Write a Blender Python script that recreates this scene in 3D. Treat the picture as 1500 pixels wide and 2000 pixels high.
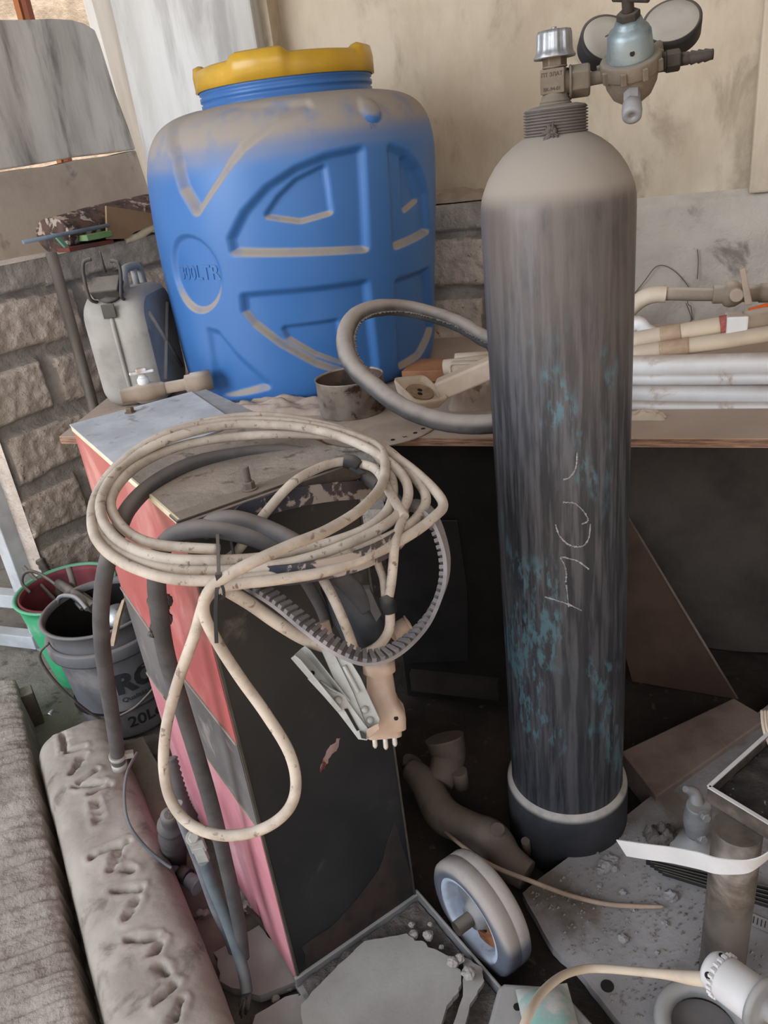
import bpy, math, random
from mathutils import Vector, Matrix, noise
from math import pi, sin, cos, radians
random.seed(7)
for o in list(bpy.data.objects): bpy.data.objects.remove(o)
S = bpy.context.scene
COL = S.collection
V = Vector

# ------------------------------------------------------------------ camera
FPX, CAMH = 1500.0, 1.38                      # focal length in pixels of the 1500x2000 frame, eye height
DN = V((400, 3150, 1500)).normalized()        # the down direction seen by the camera (x right, y down, z forward)
FW = (V((0, 0, 1)) - DN*DN.z).normalized()
RT = DN.cross(FW)
if RT.x < 0: RT = -RT
CAM = V((0, 0, CAMH))
def w(v): return V((v.dot(RT), v.dot(FW), -v.dot(DN)))
cx, cy, cz = w(V((1, 0, 0))), w(V((0, -1, 0))), w(V((0, 0, -1)))
cam = bpy.data.cameras.new('camera'); co = bpy.data.objects.new('camera', cam); COL.objects.link(co)
co.matrix_world = Matrix(((cx.x, cy.x, cz.x, 0), (cx.y, cy.y, cz.y, 0), (cx.z, cy.z, cz.z, CAMH), (0, 0, 0, 1)))
cam.sensor_fit = 'VERTICAL'; cam.sensor_height = 36; cam.lens = 36*FPX/2000; cam.clip_start = .02; cam.clip_end = 60
S.camera = co

# ------------------------------------------------------------------ light
S.view_settings.view_transform = 'Standard'; S.view_settings.look = 'None'
S.view_settings.exposure = 0.22; S.view_settings.gamma = 1; S.view_settings.use_curve_mapping = False
wd = bpy.data.worlds.new('sky'); S.world = wd; wd.use_nodes = True
bg = wd.node_tree.nodes['Background']; bg.inputs[0].default_value = (.80, .88, 1.0, 1); bg.inputs[1].default_value = .52
def area(name, loc, target, sx, sy, power, col):
    l = bpy.data.lights.new(name, 'AREA'); l.shape = 'RECTANGLE'; l.size = sx; l.size_y = sy; l.energy = power; l.color = col
    o = bpy.data.objects.new(name, l); COL.objects.link(o); o.location = loc
    o.rotation_euler = (V(target)-V(loc)).to_track_quat('-Z', 'Y').to_euler(); return o
area('daylight_left', (-3.3, -.5, 2.2), (-.2, 1.6, .7), 2.6, 2.4, 138, (.86, .93, 1))
area('daylight_front', (-.2, -2.4, 2.5), (-.6, 2.4, 1.0), 2.6, 1.6, 34, (1, .95, .88))
sun = bpy.data.lights.new('sun', 'SUN'); sun.energy = 6; sun.angle = .01; sun.color = (1, .87, .72)
so = bpy.data.objects.new('sun', sun); COL.objects.link(so); so.rotation_euler = V((-.08, .30, -1.0)).to_track_quat('-Z', 'Y').to_euler()

# ------------------------------------------------------------------ where things stand
UP = V((0, 0, 1))
def ray(x, y): return w(V((x-750, y-1000, FPX)))
def Z(x, y, z):
    r = ray(x, y); return CAM + r*((z-CAMH)/r.z)
def D(x, y, d): return CAM + ray(x, y)*(d/FPX)
def onp(x, y, p, n):
    r = ray(x, y); return CAM + r*((V(p)-CAM).dot(n)/r.dot(n))
NW = V((.357, .934, 0)).normalized()          # into the back wall
TW = V((NW.y, -NW.x, 0))                      # along the back wall to the right
def PL(x, y, c): return onp(x, y, NW*c, NW)
UM = V((cos(radians(31)), sin(radians(31)), 0))      # welder: along its front
VM = V((-UM.y, UM.x, 0))                             # welder: to its back
A0 = V((-.265, .912, 0)); WM, LM, HM = .268, .575, .975
def FP(x, y, off): return onp(x, y, A0 - VM*off, VM)
def SP(x, y, off): return onp(x, y, A0 - UM*off, UM)
SH = .82                                      # shelf height

# ------------------------------------------------------------------ materials
def lin(c):
    c = c/255.; return c/12.92 if c <= .04045 else ((c+.055)/1.055)**2.4
def rgb(c): return (lin(c[0]), lin(c[1]), lin(c[2]), 1)
DUST = (158, 148, 138)
def mat(name, c1, c2=None, sc=6, rough=.85, metal=0., bump=.25, bsc=45, dust=0., dc=DUST, lo=.35, hi=.9, c3=None, sc3=20, th3=.62, stretch=(1, 1, 1), spec=.3, bd=.004, det=6, w3=.06):
    m = bpy.data.materials.new(name); m.use_nodes = True; nt = m.node_tree; N = nt.nodes; L = nt.links
    b = N['Principled BSDF']; b.inputs['Roughness'].default_value = rough; b.inputs['Metallic'].default_value = metal
    b.inputs['Specular IOR Level'].default_value = spec
    tc = N.new('ShaderNodeTexCoord'); mp = N.new('ShaderNodeMapping'); mp.inputs['Scale'].default_value = stretch
    L.new(tc.outputs['Object'], mp.inputs['Vector'])
    def nz(scale, detail=det, dist=0.):
        n = N.new('ShaderNodeTexNoise'); n.inputs['Scale'].default_value = scale; n.inputs['Detail'].default_value = detail; n.inputs['Roughness'].default_value = .62
        n.inputs['Distortion'].default_value = dist
        L.new(mp.outputs['Vector'], n.inputs['Vector']); return n.outputs['Fac']
    def mr(src, a, c, lo_=0., hi_=1.):
        r = N.new('ShaderNodeMapRange'); r.interpolation_type = 'SMOOTHSTEP'; L.new(src, r.inputs[0])
        for i, v in ((1, a), (2, c), (3, lo_), (4, hi_)): r.inputs[i].default_value = v
        return r.outputs[0]
    def mix(f, a, c):
        x = N.new('ShaderNodeMix'); x.data_type = 'RGBA'
        if isinstance(f, float): x.inputs[0].default_value = f
        else: L.new(f, x.inputs[0])
        for i, v in ((6, a), (7, c)):
            if isinstance(v, tuple): x.inputs[i].default_value = v
            else: L.new(v, x.inputs[i])
        return x.outputs[2]
    col = rgb(c1)
    if c2: col = mix(mr(nz(sc), .36, .64), rgb(c1), rgb(c2))
    if c3: col = mix(mr(nz(sc3, 8, .4), th3-w3, th3+w3), col, rgb(c3))
    if dust > 0:
        g = N.new('ShaderNodeNewGeometry'); sx = N.new('ShaderNodeSeparateXYZ'); L.new(g.outputs['Normal'], sx.inputs[0])
        d = mr(sx.outputs['Z'], lo, hi, 0., dust)
        nn = mr(nz(14, 5), .25, .55, .55, 1.)
        mu = N.new('ShaderNodeMath'); mu.operation = 'MULTIPLY'; L.new(d, mu.inputs[0]); L.new(nn, mu.inputs[1])
        col = mix(mu.outputs[0], col, rgb(dc))
        ro = N.new('ShaderNodeMapRange'); L.new(mu.outputs[0], ro.inputs[0]); ro.inputs[3].default_value = rough; ro.inputs[4].default_value = .95
        L.new(ro.outputs[0], b.inputs['Roughness'])
    if not isinstance(col, tuple): L.new(col, b.inputs['Base Color'])
    else: b.inputs['Base Color'].default_value = col
    if bump > 0:
        bp = N.new('ShaderNodeBump'); bp.inputs['Strength'].default_value = bump; bp.inputs['Distance'].default_value = bd
        L.new(nz(bsc, 7), bp.inputs['Height']); L.new(bp.outputs[0], b.inputs['Normal'])
    return m

# ------------------------------------------------------------------ mesh helpers
ORG = {}
def frame(z, x=None):
    z = V(z).normalized(); x = V(x) if x is not None else (V((1, 0, 0)) if abs(z.x) < .9 else V((0, 1, 0)))
    x = (x - z*x.dot(z)).normalized(); y = z.cross(x); return x, y, z
def mtx(o, z=(0, 0, 1), x=None):
    a, b, c = frame(z, x); m = Matrix((a, b, c)).transposed().to_4x4(); m.translation = V(o); return m
def cat(pts, n=8, closed=False):
    P = [V(p) for p in pts]; out = []; k = len(P)
    rng = range(k if closed else k-1)
    for i in rng:
        if closed: p0, p1, p2, p3 = P[i-1], P[i], P[(i+1) % k], P[(i+2) % k]
        else: p0, p1, p2, p3 = P[max(i-1, 0)], P[i], P[i+1], P[min(i+2, k-1)]
        for j in range(n):
            t = j/n; out.append(.5*((2*p1)+(p2-p0)*t+(2*p0-5*p1+4*p2-p3)*t*t+(3*p1-p0-3*p2+p3)*t**3))
    if not closed: out.append(P[-1])
    return out
class MB:
    def __init__(s): s.v = []; s.f = []; s.sm = []
    def add(s, vs, fs, smooth=True):
        o = len(s.v); s.v += [V(v) for v in vs]; s.f += [tuple(o+i for i in f) for f in fs]; s.sm += [smooth]*len(fs); return s
    def box(s, c, size, M=None):
        M = M or Matrix(); h = V(size)/2; c = V(c)
        vs = [M @ (c+V((x*h.x, y*h.y, z*h.z))) for x in (-1, 1) for y in (-1, 1) for z in (-1, 1)]
        return s.add(vs, [(0, 1, 3, 2), (4, 6, 7, 5), (0, 4, 5, 1), (2, 3, 7, 6), (0, 2, 6, 4), (1, 5, 7, 3)], False)
    def lathe(s, prof, M=None, n=40, caps=(True, True), smooth=True, sq=0.):
        M = M or Matrix(); vs = []; fs = []
        for r, z in prof:
            for k in range(n):
                a = 2*pi*k/n; vs.append(M @ V((r*cos(a), r*sin(a), z)))
        m = len(prof)
        for i in range(m-1):
            for k in range(n):
                fs.append((i*n+k, i*n+(k+1) % n, (i+1)*n+(k+1) % n, (i+1)*n+k))
        s.add(vs, fs, smooth); o = len(s.v)-len(vs)
        if caps[0]: s.f.append(tuple(o+k for k in reversed(range(n)))); s.sm.append(False)
        if caps[1]: s.f.append(tuple(o+(m-1)*n+k for k in range(n))); s.sm.append(False)
        return s
    def tube(s, pts, r, n=12, closed=False, caps=True, sub=0, flat=None, rib=0):
        if sub: 
            k = len(pts)
            if isinstance(r, (list, tuple)):
                rr = cat([V((q, 0, 0)) for q in r], sub, closed); r = [q.x for q in rr]
            pts = cat(pts, sub, closed)
        pts = [V(p) for p in pts]; k = len(pts)
        rs = list(r) if isinstance(r, (list, tuple)) else [r]*k
        if rib: rs = [q*(1+rib*(i % 2)) for i, q in enumerate(rs)]
        T = []
        for i in range(k):
            a = pts[i-1] if (i or closed) else pts[0]; b = pts[(i+1) % k] if (i < k-1 or closed) else pts[-1]
            T.append((b-a).normalized() if (b-a).length > 1e-9 else V((0, 0, 1)))
        x, y, z = frame(T[0]); vs = []
        for i in range(k):
            x = (x - T[i]*x.dot(T[i])).normalized(); y = T[i].cross(x)
            for j in range(n):
                a = 2*pi*j/n; vs.append(pts[i]+(x*cos(a)+y*sin(a))*rs[i])
        fs = []
        for i in range(k if closed else k-1):
            i2 = (i+1) % k; sh = 0
            if closed and i == k-1:
                best = 1e9
                for q in range(n):
                    dd = (vs[i*n]-vs[q]).length
                    if dd < best: best = dd; sh = q
            for j in range(n):
                fs.append((i*n+j, i*n+(j+1) % n, i2*n+(j+1+sh) % n, i2*n+(j+sh) % n))
        s.add(vs, fs, True)
        if caps and not closed:
            o = len(s.v)-len(vs)
            s.f.append(tuple(o+j for j in reversed(range(n)))); s.sm.append(False)
            s.f.append(tuple(o+(k-1)*n+j for j in range(n))); s.sm.append(False)
        return s
    def cyl(s, a, b, r, r2=None, n=24, smooth=True):
        a, b = V(a), V(b); M = mtx(a, b-a); return s.lathe([(r, 0), (r2 if r2 is not None else r, (b-a).length)], M, n, smooth=smooth)
    def prism(s, poly, d, smooth=False):
        poly = [V(p) for p in poly]; d = V(d); k = len(poly)
        s.add(poly+[p+d for p in poly], [tuple(range(k)), tuple(reversed(range(k, 2*k)))]+[(i, i+k, (i+1) % k+k, (i+1) % k) for i in range(k)], smooth); return s
    def band(s, pts, wdir, wid, th, closed=False, sub=0):      # flat strip following a path
        if sub: pts = cat(pts, sub, closed)
        pts = [V(p) for p in pts]; k = len(pts); vs = []
        for i in range(k):
            a = pts[i-1] if (i or closed) else pts[0]; b = pts[(i+1) % k] if (i < k-1 or closed) else pts[-1]
            t = (b-a).normalized(); wv = V(wdir[i]) if isinstance(wdir, list) else V(wdir)
            wv = (wv - t*wv.dot(t)).normalized(); nn = t.cross(wv)
            for sx, sy in ((-1, -1), (1, -1), (1, 1), (-1, 1)): vs.append(pts[i]+wv*sx*wid/2+nn*sy*th/2)
        fs = []
        for i in range(k if closed else k-1):
            for j in range(4): fs.append((i*4+j, i*4+(j+1) % 4, (i+1) % k*4+(j+1) % 4, (i+1) % k*4+j))
        if not closed: fs += [(3, 2, 1, 0), tuple((k-1)*4+j for j in range(4))]
        return s.add(vs, fs, False)
    def grid(s, f, nu, nv, smooth=True, flip=False):
        vs = [f(i/nu, j/nv) for i in range(nu+1) for j in range(nv+1)]
        fs = [(i*(nv+1)+j, (i+1)*(nv+1)+j, (i+1)*(nv+1)+j+1, i*(nv+1)+j+1) for i in range(nu) for j in range(nv)]
        if flip: fs = [tuple(reversed(q)) for q in fs]
        return s.add(vs, fs, smooth)
    def build(s, name, m, parent=None, bevel=0, bseg=2, disp=None):
        if parent is not None: org = ORG[parent.name]
        else:
            xs = [v.x for v in s.v]; ys = [v.y for v in s.v]; org = V(((min(xs)+max(xs))/2, (min(ys)+max(ys))/2, min(v.z for v in s.v)))
        me = bpy.data.meshes.new(name); me.from_pydata([v-org for v in s.v], [], s.f)
        for p, q in zip(me.polygons, s.sm): p.use_smooth = q
        me.update(); me.materials.append(m)
        o = bpy.data.objects.new(name, me); COL.objects.link(o)
        if parent is not None: o.parent = parent
        else: o.location = org
        ORG[o.name] = org
        if bevel:
            b = o.modifiers.new('bevel', 'BEVEL'); b.width = bevel; b.segments = bseg; b.limit_method = 'ANGLE'; b.angle_limit = radians(40)
        return o
def thing(name, label, cat_, loc, group=None):
    o = bpy.data.objects.new(name, None); COL.objects.link(o); o.location = V(loc); o.empty_display_size = .05
    ORG[o.name] = V(loc); return tag(o, label, cat_, group)
def tag(o, label=None, cat_=None, group=None, kind=None):
    if label: o['label'] = label
    if cat_: o['category'] = cat_
    if group: o['group'] = group
    if kind: o['kind'] = kind
    return o
def text(body, size, ext, fn, name, m, parent, bold=0, dens=0):
    cu = bpy.data.curves.new(name, 'FONT'); cu.body = body; cu.size = size; cu.extrude = ext; cu.offset = bold; cu.align_x = 'CENTER'; cu.align_y = 'CENTER'; cu.resolution_u = 3
    t = bpy.data.objects.new(name, cu); COL.objects.link(t); bpy.context.view_layer.update()
    me = bpy.data.meshes.new_from_object(t.evaluated_get(bpy.context.evaluated_depsgraph_get()))
    bpy.data.objects.remove(t)
    mb = MB(); mb.add([fn(v.co) for v in me.vertices], [tuple(p.vertices) for p in me.polygons], False)
    return mb.build(name, m, parent)
def fbm(p, o=4):
    return noise.fractal(p, 1.0, 2.0, o)
def rock(c, r, seed, sq=(1, 1, .7), amp=.35):
    mb = MB(); n1, n2 = 10, 7; c = V(c)
    def f(u, v):
        a = 2*pi*u; b = pi*v; d = V((sin(b)*cos(a), sin(b)*sin(a), cos(b)))
        k = 1+amp*noise.noise(d*1.7+V((seed*3.1, seed, 0)))+amp*.4*noise.noise(d*4+V((seed, 0, seed)))
        return c+V((d.x*sq[0], d.y*sq[1], d.z*sq[2]))*r*k
    return mb.grid(f, n1, n2, False, True)
def bolt(p, axis, r, h, nutr=None, mb=None, shank=.0):
    mb = mb or MB(); p = V(p); M = mtx(p, axis)
    mb.lathe([(r*1.35, 0), (r*1.35, h*.15)], M, 20)
    mb.lathe([(r, h*.15), (r, h*.85), (r*.85, h)], M, 6, smooth=False)
    if shank: mb.lathe([(r*.5*(1+.12*(i % 2)), h+shank*i/14) for i in range(15)], M, 14)
    return mb

# ------------------------------------------------------------------ material set
m_plaster = mat('plaster', (200, 186, 166), (180, 164, 144), 3.2, .92, bump=.6, bsc=11, c3=(160, 145, 127), sc3=6, th3=.60, w3=.08, bd=.012, stretch=(1, 1, .55))
m_plaster_low = mat('rough_plaster', (186, 178, 168), (166, 156, 147), 3, .95, bump=.7, bsc=16, c3=(126, 117, 110), sc3=7, th3=.64, bd=.015)
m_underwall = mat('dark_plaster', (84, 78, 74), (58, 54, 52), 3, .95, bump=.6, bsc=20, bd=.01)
m_concrete = mat('streaked_concrete', (206, 205, 204), (176, 173, 171), 6, .9, bump=.3, bsc=30, c3=(128, 125, 124), sc3=8, th3=.55, w3=.09, stretch=(1, 1, .18), bd=.006)
m_pillar = mat('pillar_concrete', (205, 204, 202), (178, 175, 170), 4, .9, bump=.25, bsc=25, c3=(158, 156, 154), sc3=6, th3=.56, w3=.10, stretch=(1, 1, .15), bd=.006)
m_block = mat('cinder_block', (220, 205, 192), (196, 180, 168), 9, .97, bump=1., bsc=75, c3=(136, 122, 112), sc3=60, th3=.65, bd=.012, w3=.03)
m_mortar = mat('mortar', (186, 178, 170), (160, 152, 145), 12, .97, bump=1., bsc=60, bd=.012)
m_soil_shade = mat('shade_darkened_soil', (66, 57, 52), (46, 41, 39), 5, .97, bump=.9, bsc=30, c3=(96, 86, 80), sc3=30, th3=.66, bd=.012)  # soil colour darkened to carry the shade under shelf and right of welder
m_floor = mat('dusty_floor', (136, 128, 120), (112, 105, 98), 4, .97, bump=.8, bsc=28, c3=(92, 86, 80), sc3=18, th3=.63, bd=.012)
m_ground = mat('ground', (214, 198, 180), (180, 166, 150), 6, .97, bump=.8, bsc=20, bd=.02)
m_dustboard = mat('dusty_board', (146, 143, 146), (128, 124, 125), 5, .95, bump=.5, bsc=60, c3=(104, 95, 88), sc3=5, th3=.56, w3=.08, bd=.004)
m_ply = mat('plywood', (176, 152, 132), (152, 130, 114), 5, .9, bump=.35, bsc=60, dust=.7, dc=(172, 158, 148), stretch=(1, 1, 4))
m_plyedge = mat('plywood_edge', (170, 134, 112), (110, 82, 68), 14, .9, bump=.6, bsc=60, stretch=(1, 1, 14))
m_blue = mat('blue_plastic', (56, 104, 164), (60, 108, 168), 4, .40, bump=.05, bsc=160, dust=.97, dc=(150, 140, 130), lo=.06, hi=.46, spec=.4, bd=.001)
m_bluec = mat('clean_blue_plastic', (50, 98, 158), (56, 104, 164), 4, .38, bump=.05, bsc=160, dust=.35, dc=(150, 140, 130), lo=.3, hi=1., spec=.4, bd=.001)
m_outlow = mat('stained_render', (182, 172, 162), (164, 152, 142), 4, .92, bump=.3, bsc=30, c3=(140, 132, 125), sc3=7, th3=.64)
m_crack = mat('crack_shadow', (96, 88, 82), None, rough=.9, bump=0)
m_yellow = mat('yellow_plastic', (192, 150, 40), (172, 134, 42), 6, .32, bump=.05, bsc=50, dust=.6, dc=(160, 132, 70), lo=.6, hi=1, spec=.5, bd=.002)
m_tank = mat('tank_steel', (40, 43, 50), (56, 58, 64), 40, .46, .3, bump=.2, bsc=60, stretch=(1, 1, .1), spec=.4, bd=.0015)
def tank_nodes(m):
    nt = m.node_tree; N = nt.nodes; L = nt.links; b = N['Principled BSDF']; col = b.inputs['Base Color'].links[0].from_socket
    tc = N.new('ShaderNodeTexCoord'); sp = N.new('ShaderNodeSeparateXYZ'); L.new(tc.outputs['Object'], sp.inputs[0])
    def nz(scale, st, det=6, off=0.):
        mp = N.new('ShaderNodeMapping'); mp.inputs['Scale'].default_value = st; mp.inputs['Location'].default_value = (off, off, off); L.new(tc.outputs['Object'], mp.inputs[0])
        n = N.new('ShaderNodeTexNoise'); n.inputs['Scale'].default_value = scale; n.inputs['Detail'].default_value = det; n.inputs['Roughness'].default_value = .65; L.new(mp.outputs[0], n.inputs['Vector']); return n.outputs['Fac']
    def mr(src, a, c, lo=0., hi=1.):
        r = N.new('ShaderNodeMapRange'); r.interpolation_type = 'SMOOTHSTEP'; L.new(src, r.inputs[0])
        for i, v in ((1, a), (2, c), (3, lo), (4, hi)): r.inputs[i].default_value = v
        return r.outputs[0]
    def ma(op, a, c):
        x = N.new('ShaderNodeMath'); x.operation = op
        for i, v in ((0, a), (1, c)):
            if isinstance(v, float): x.inputs[i].default_value = v
            else: L.new(v, x.inputs[i])
        return x.outputs[0]
    def mix(f, a, c):
        x = N.new('ShaderNodeMix'); x.data_type = 'RGBA'; L.new(f, x.inputs[0]); L.new(a, x.inputs[6]); x.inputs[7].default_value = rgb(c); return x.outputs[2]
    z = sp.outputs['Z']
    grime = ma('MULTIPLY', mr(nz(75, (1, 1, .07)), .42, .62), mr(z, .1, 1.0, .50, .80)); col = mix(grime, col, (92, 92, 98))
    top = ma('MULTIPLY', mr(z, .85, 1.32), mr(nz(14, (1, 1, .35)), .28, .60, .2, .85)); col = mix(top, col, (106, 97, 92))
    teal = ma('MULTIPLY', mr(nz(8.5, (1, 1, .55), 3, 3.3), .53, .62), mr(nz(80, (1, 1, .3), 8), .46, .58)); teal = ma('MULTIPLY', teal, mr(z, 1.16, 1.02))
    col = mix(ma('MULTIPLY', teal, .75), col, (82, 116, 128))
    g = N.new('ShaderNodeNewGeometry'); sn = N.new('ShaderNodeSeparateXYZ'); L.new(g.outputs['Normal'], sn.inputs[0])
    d = ma('MULTIPLY', mr(sn.outputs['Z'], .04, .42, 0., .96), mr(nz(12, (1, 1, 1)), .2, .5, .75, 1.)); col = mix(d, col, (144, 135, 126))
    L.new(col, b.inputs['Base Color']); ro = N.new('ShaderNodeMapRange'); L.new(d, ro.inputs[0]); ro.inputs[3].default_value = .46; ro.inputs[4].default_value = .95; L.new(ro.outputs[0], b.inputs['Roughness'])
    me = N.new('ShaderNodeMapRange'); L.new(d, me.inputs[0]); me.inputs[3].default_value = .3; me.inputs[4].default_value = 0.; L.new(me.outputs[0], b.inputs['Metallic'])
tank_nodes(m_tank)
m_iron = mat('iron', (74, 66, 60), (52, 47, 44), 14, .7, .4, bump=.3, bsc=70, dust=.6, dc=(120, 112, 104))
m_ringiron = mat('threaded_iron', (88, 82, 78), (66, 61, 58), 14, .75, .2, bump=.2, bsc=90, dust=.75, dc=(140, 130, 122), lo=.1, hi=.8)
m_alu = mat('cast_aluminium', (176, 178, 182), (146, 147, 150), 20, .4, .75, bump=.15, bsc=60, spec=.5)
m_brass = mat('brass', (132, 112, 84), (104, 92, 78), 18, .5, .6, bump=.15, bsc=60, dust=.6, dc=(140, 128, 112), lo=.3)
m_dbrass = mat('dusty_brass', (120, 108, 94), (98, 88, 78), 14, .8, .2, bump=.3, bsc=70, dust=.7, dc=(142, 132, 120), lo=0, hi=.9)
m_bluealu = mat('worn_blue_aluminium', (128, 140, 144), (96, 106, 110), 18, .42, .5, bump=.15, bsc=60, c3=(74, 108, 122), sc3=22, th3=.58, spec=.5)
m_black = mat('black_plastic', (34, 33, 34), (44, 42, 42), 12, .6, bump=.1, bsc=60, dust=.6, dc=(122, 114, 106), lo=.35, hi=.95)
m_gface = mat('dusty_glass', (150, 144, 136), (168, 162, 152), 10, .6, bump=.1, bsc=40, dust=.4)
m_cream = mat('cream_cable', (190, 177, 164), (158, 144, 131), 16, .7, bump=.12, bsc=80, c3=(124, 106, 94), sc3=80, th3=.62, dust=.3, dc=(190, 178, 168), bd=.001, w3=.04)
m_hose = mat('black_hose', (80, 77, 78), (64, 62, 63), 16, .75, bump=.3, bsc=150, dust=.75, dc=(128, 120, 116), lo=.1, hi=.95, bd=.001)
m_ghose = mat('grey_hose', (116, 118, 122), (96, 98, 104), 14, .7, bump=.15, bsc=90, dust=.7, dc=(168, 162, 158), lo=.1)
m_rubber = mat('dusty_rubber', (92, 90, 90), (60, 60, 62), 9, .75, bump=.3, bsc=50, dust=.95, dc=(158, 148, 142), lo=-.1, hi=.7)
m_red = mat('red_paint', (166, 84, 82), (156, 70, 72), 4, .5, bump=.08, bsc=30, c3=(188, 128, 124), sc3=7, th3=.60, w3=.12, spec=.4, stretch=(1, 1, .6))
m_pink = mat('dusty_pink_paint', (190, 128, 136), (178, 108, 118), 3, .6, bump=.08, bsc=30, c3=(202, 164, 170), sc3=5, th3=.58, w3=.12, stretch=(1, 1, .6))
m_stripe = mat('grey_stripe_paint', (104, 100, 100), (88, 84, 85), 6, .7, bump=.1, bsc=40, c3=(132, 126, 124), sc3=10, th3=.64)
m_bpanel = mat('black_panel', (26, 27, 30), (36, 36, 38), 5, .42, bump=.1, bsc=30, c3=(78, 72, 68), sc3=11, th3=.66, w3=.09, spec=.4)
m_zinc = mat('white_sheet_metal', (196, 200, 208), (170, 174, 182), 9, .5, .1, bump=.12, bsc=30, c3=(146, 146, 150), sc3=24, th3=.63)
m_dsheet = mat('dusty_sheet', (156, 144, 134), (134, 124, 116), 9, .9, bump=.5, bsc=80, c3=(108, 98, 90), sc3=30, th3=.62)
m_gsheet = mat('grey_sheet', (150, 152, 158), (128, 128, 132), 9, .7, bump=.15, bsc=40, c3=(166, 164, 166), sc3=12, th3=.6)
m_angle = mat('rusty_angle_iron', (96, 84, 76), (70, 60, 54), 14, .8, bump=.3, bsc=60, dust=.6, dc=(150, 138, 128))
m_chip = mat('chipped_blue_black_paint', (52, 54, 62), (72, 62, 64), 14, .55, bump=.25, bsc=40, c3=(152, 140, 132), sc3=24, th3=.54, w3=.02)
m_belt = mat('belt_rubber', (140, 134, 134), (114, 110, 112), 18, .8, bump=.15, bsc=90)
m_beltd = mat('belt_tooth_rubber', (124, 118, 118), (98, 94, 96), 18, .85, bump=.15, bsc=90)
m_clamp = mat('galvanised_clamp', (172, 174, 172), (150, 150, 148), 16, .5, .35, bump=.1, bsc=50, dust=.5, dc=(160, 146, 132), lo=.2)
m_plug = mat('dusty_plug', (176, 154, 138), (150, 130, 116), 12, .85, bump=.2, bsc=50)
m_pin = mat('plug_pin', (190, 184, 176), None, rough=.4, metal=.3, bump=0)
m_torch = mat('torch_plastic', (50, 56, 66), (38, 40, 46), 12, .6, bump=.2, bsc=50, c3=(46, 88, 124), sc3=9, th3=.62, dust=.5)
m_pvc = mat('white_pvc', (226, 228, 232), (214, 214, 216), 6, .4, bump=.05, bsc=40, dust=.8, dc=(168, 152, 140), lo=.35, hi=1., spec=.5, c3=(176, 158, 144), sc3=9, th3=.63, w3=.05)
m_pvcd = mat('dusty_pvc', (212, 196, 176), (188, 172, 154), 6, .7, bump=.12, bsc=60, dust=.6, dc=(178, 164, 150), lo=0, hi=.9)
m_pvcg = mat('grey_dusty_pipe', (158, 142, 126), (140, 126, 112), 8, .85, bump=.15, bsc=60, dust=.8, dc=(190, 180, 168), lo=.55, hi=1)
m_tape = mat('packing_tape', (176, 152, 128), (158, 136, 114), 20, .35, bump=.5, bsc=50, spec=.5)
m_redtape = mat('red_peeling_tape', (150, 62, 56), (176, 110, 100), 30, .6, bump=.4, bsc=60)
m_orange = mat('orange_plastic', (214, 92, 34), None, rough=.5, bump=0)
m_can = mat('dusty_grey_can', (160, 156, 150), (138, 134, 129), 7, .7, .1, bump=.2, bsc=30, dust=.75, dc=(152, 146, 140), lo=.2, c3=(112, 106, 100), sc3=14, th3=.67)
m_candark = mat('dark_can_cap', (84, 80, 76), (66, 62, 58), 10, .6, .3, bump=.2, bsc=50, dust=.6)
m_steelpipe = mat('dull_steel_pipe', (120, 112, 104), (92, 85, 78), 14, .6, .4, bump=.2, bsc=60, stretch=(1, 1, .3), dust=.3)
m_carpet = mat('patterned_carpet', (96, 74, 66), (60, 50, 48), 26, .98, bump=.6, bsc=90, c3=(168, 150, 138), sc3=24, th3=.57, w3=.03)
m_cardbrown = mat('brown_board', (150, 122, 96), (134, 108, 84), 6, .9, bump=.15, bsc=50)
m_green2 = mat('green_strip', (104, 140, 88), (122, 152, 104), 10, .7, bump=.1)
m_mint = mat('mint_edge', (112, 160, 130), None, rough=.7, bump=0)
m_bluerod = mat('blue_grey_rod', (120, 132, 146), (100, 110, 122), 16, .6, bump=.2, bsc=80)
m_creamwood = mat('cream_pipe', (226, 212, 184), (206, 190, 162), 10, .6, bump=.1)
m_pot = mat('scorched_tin', (164, 154, 144), (126, 112, 102), 12, .55, .35, bump=.2, bsc=50, c3=(70, 52, 44), sc3=22, th3=.60, w3=.05)
m_potin = mat('rusty_inside', (96, 78, 68), (60, 50, 46), 14, .8, .1, bump=.3, bsc=50)
m_disc = mat('dusty_disc', (176, 162, 150), (160, 146, 134), 10, .85, bump=.2, bsc=60)
m_bone = mat('dusty_white_plastic', (196, 180, 162), (176, 158, 142), 8, .7, bump=.12, bsc=50, dust=.6, dc=(176, 158, 142), lo=.4)
m_tan = mat('tan_recess', (150, 126, 104), (120, 98, 82), 12, .85, bump=.2)
m_dark = mat('dark_void', (26, 24, 23), (36, 33, 31), 6, .95, bump=.2)
m_green = mat('green_bucket', (60, 160, 112), (62, 178, 124), 6, .5, bump=.08, bsc=30, c3=(132, 176, 156), sc3=8, th3=.62, w3=.1, dust=.6, dc=(140, 160, 148), lo=.2)
m_bucket = mat('black_bucket', (92, 93, 98), (108, 106, 108), 5, .55, bump=.1, bsc=30, c3=(130, 124, 124), sc3=9, th3=.62, w3=.1, dust=.7, dc=(132, 124, 120), lo=.2)
m_bprint = mat('worn_black_print', (48, 48, 52), None, rough=.6, bump=0)
m_redinner = mat('dusty_red_plastic', (130, 62, 68), (110, 54, 60), 8, .7, bump=.1)
m_rebar = mat('rebar', (96, 88, 82), (70, 64, 60), 20, .75, .3, bump=.4, bsc=70, dust=.6)
m_beam = mat('dusty_vinyl', (166, 157, 148), (146, 136, 128), 7, .9, bump=.35, bsc=40, c3=(104, 94, 86), sc3=12, th3=.62, w3=.1, bd=.004)
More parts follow.
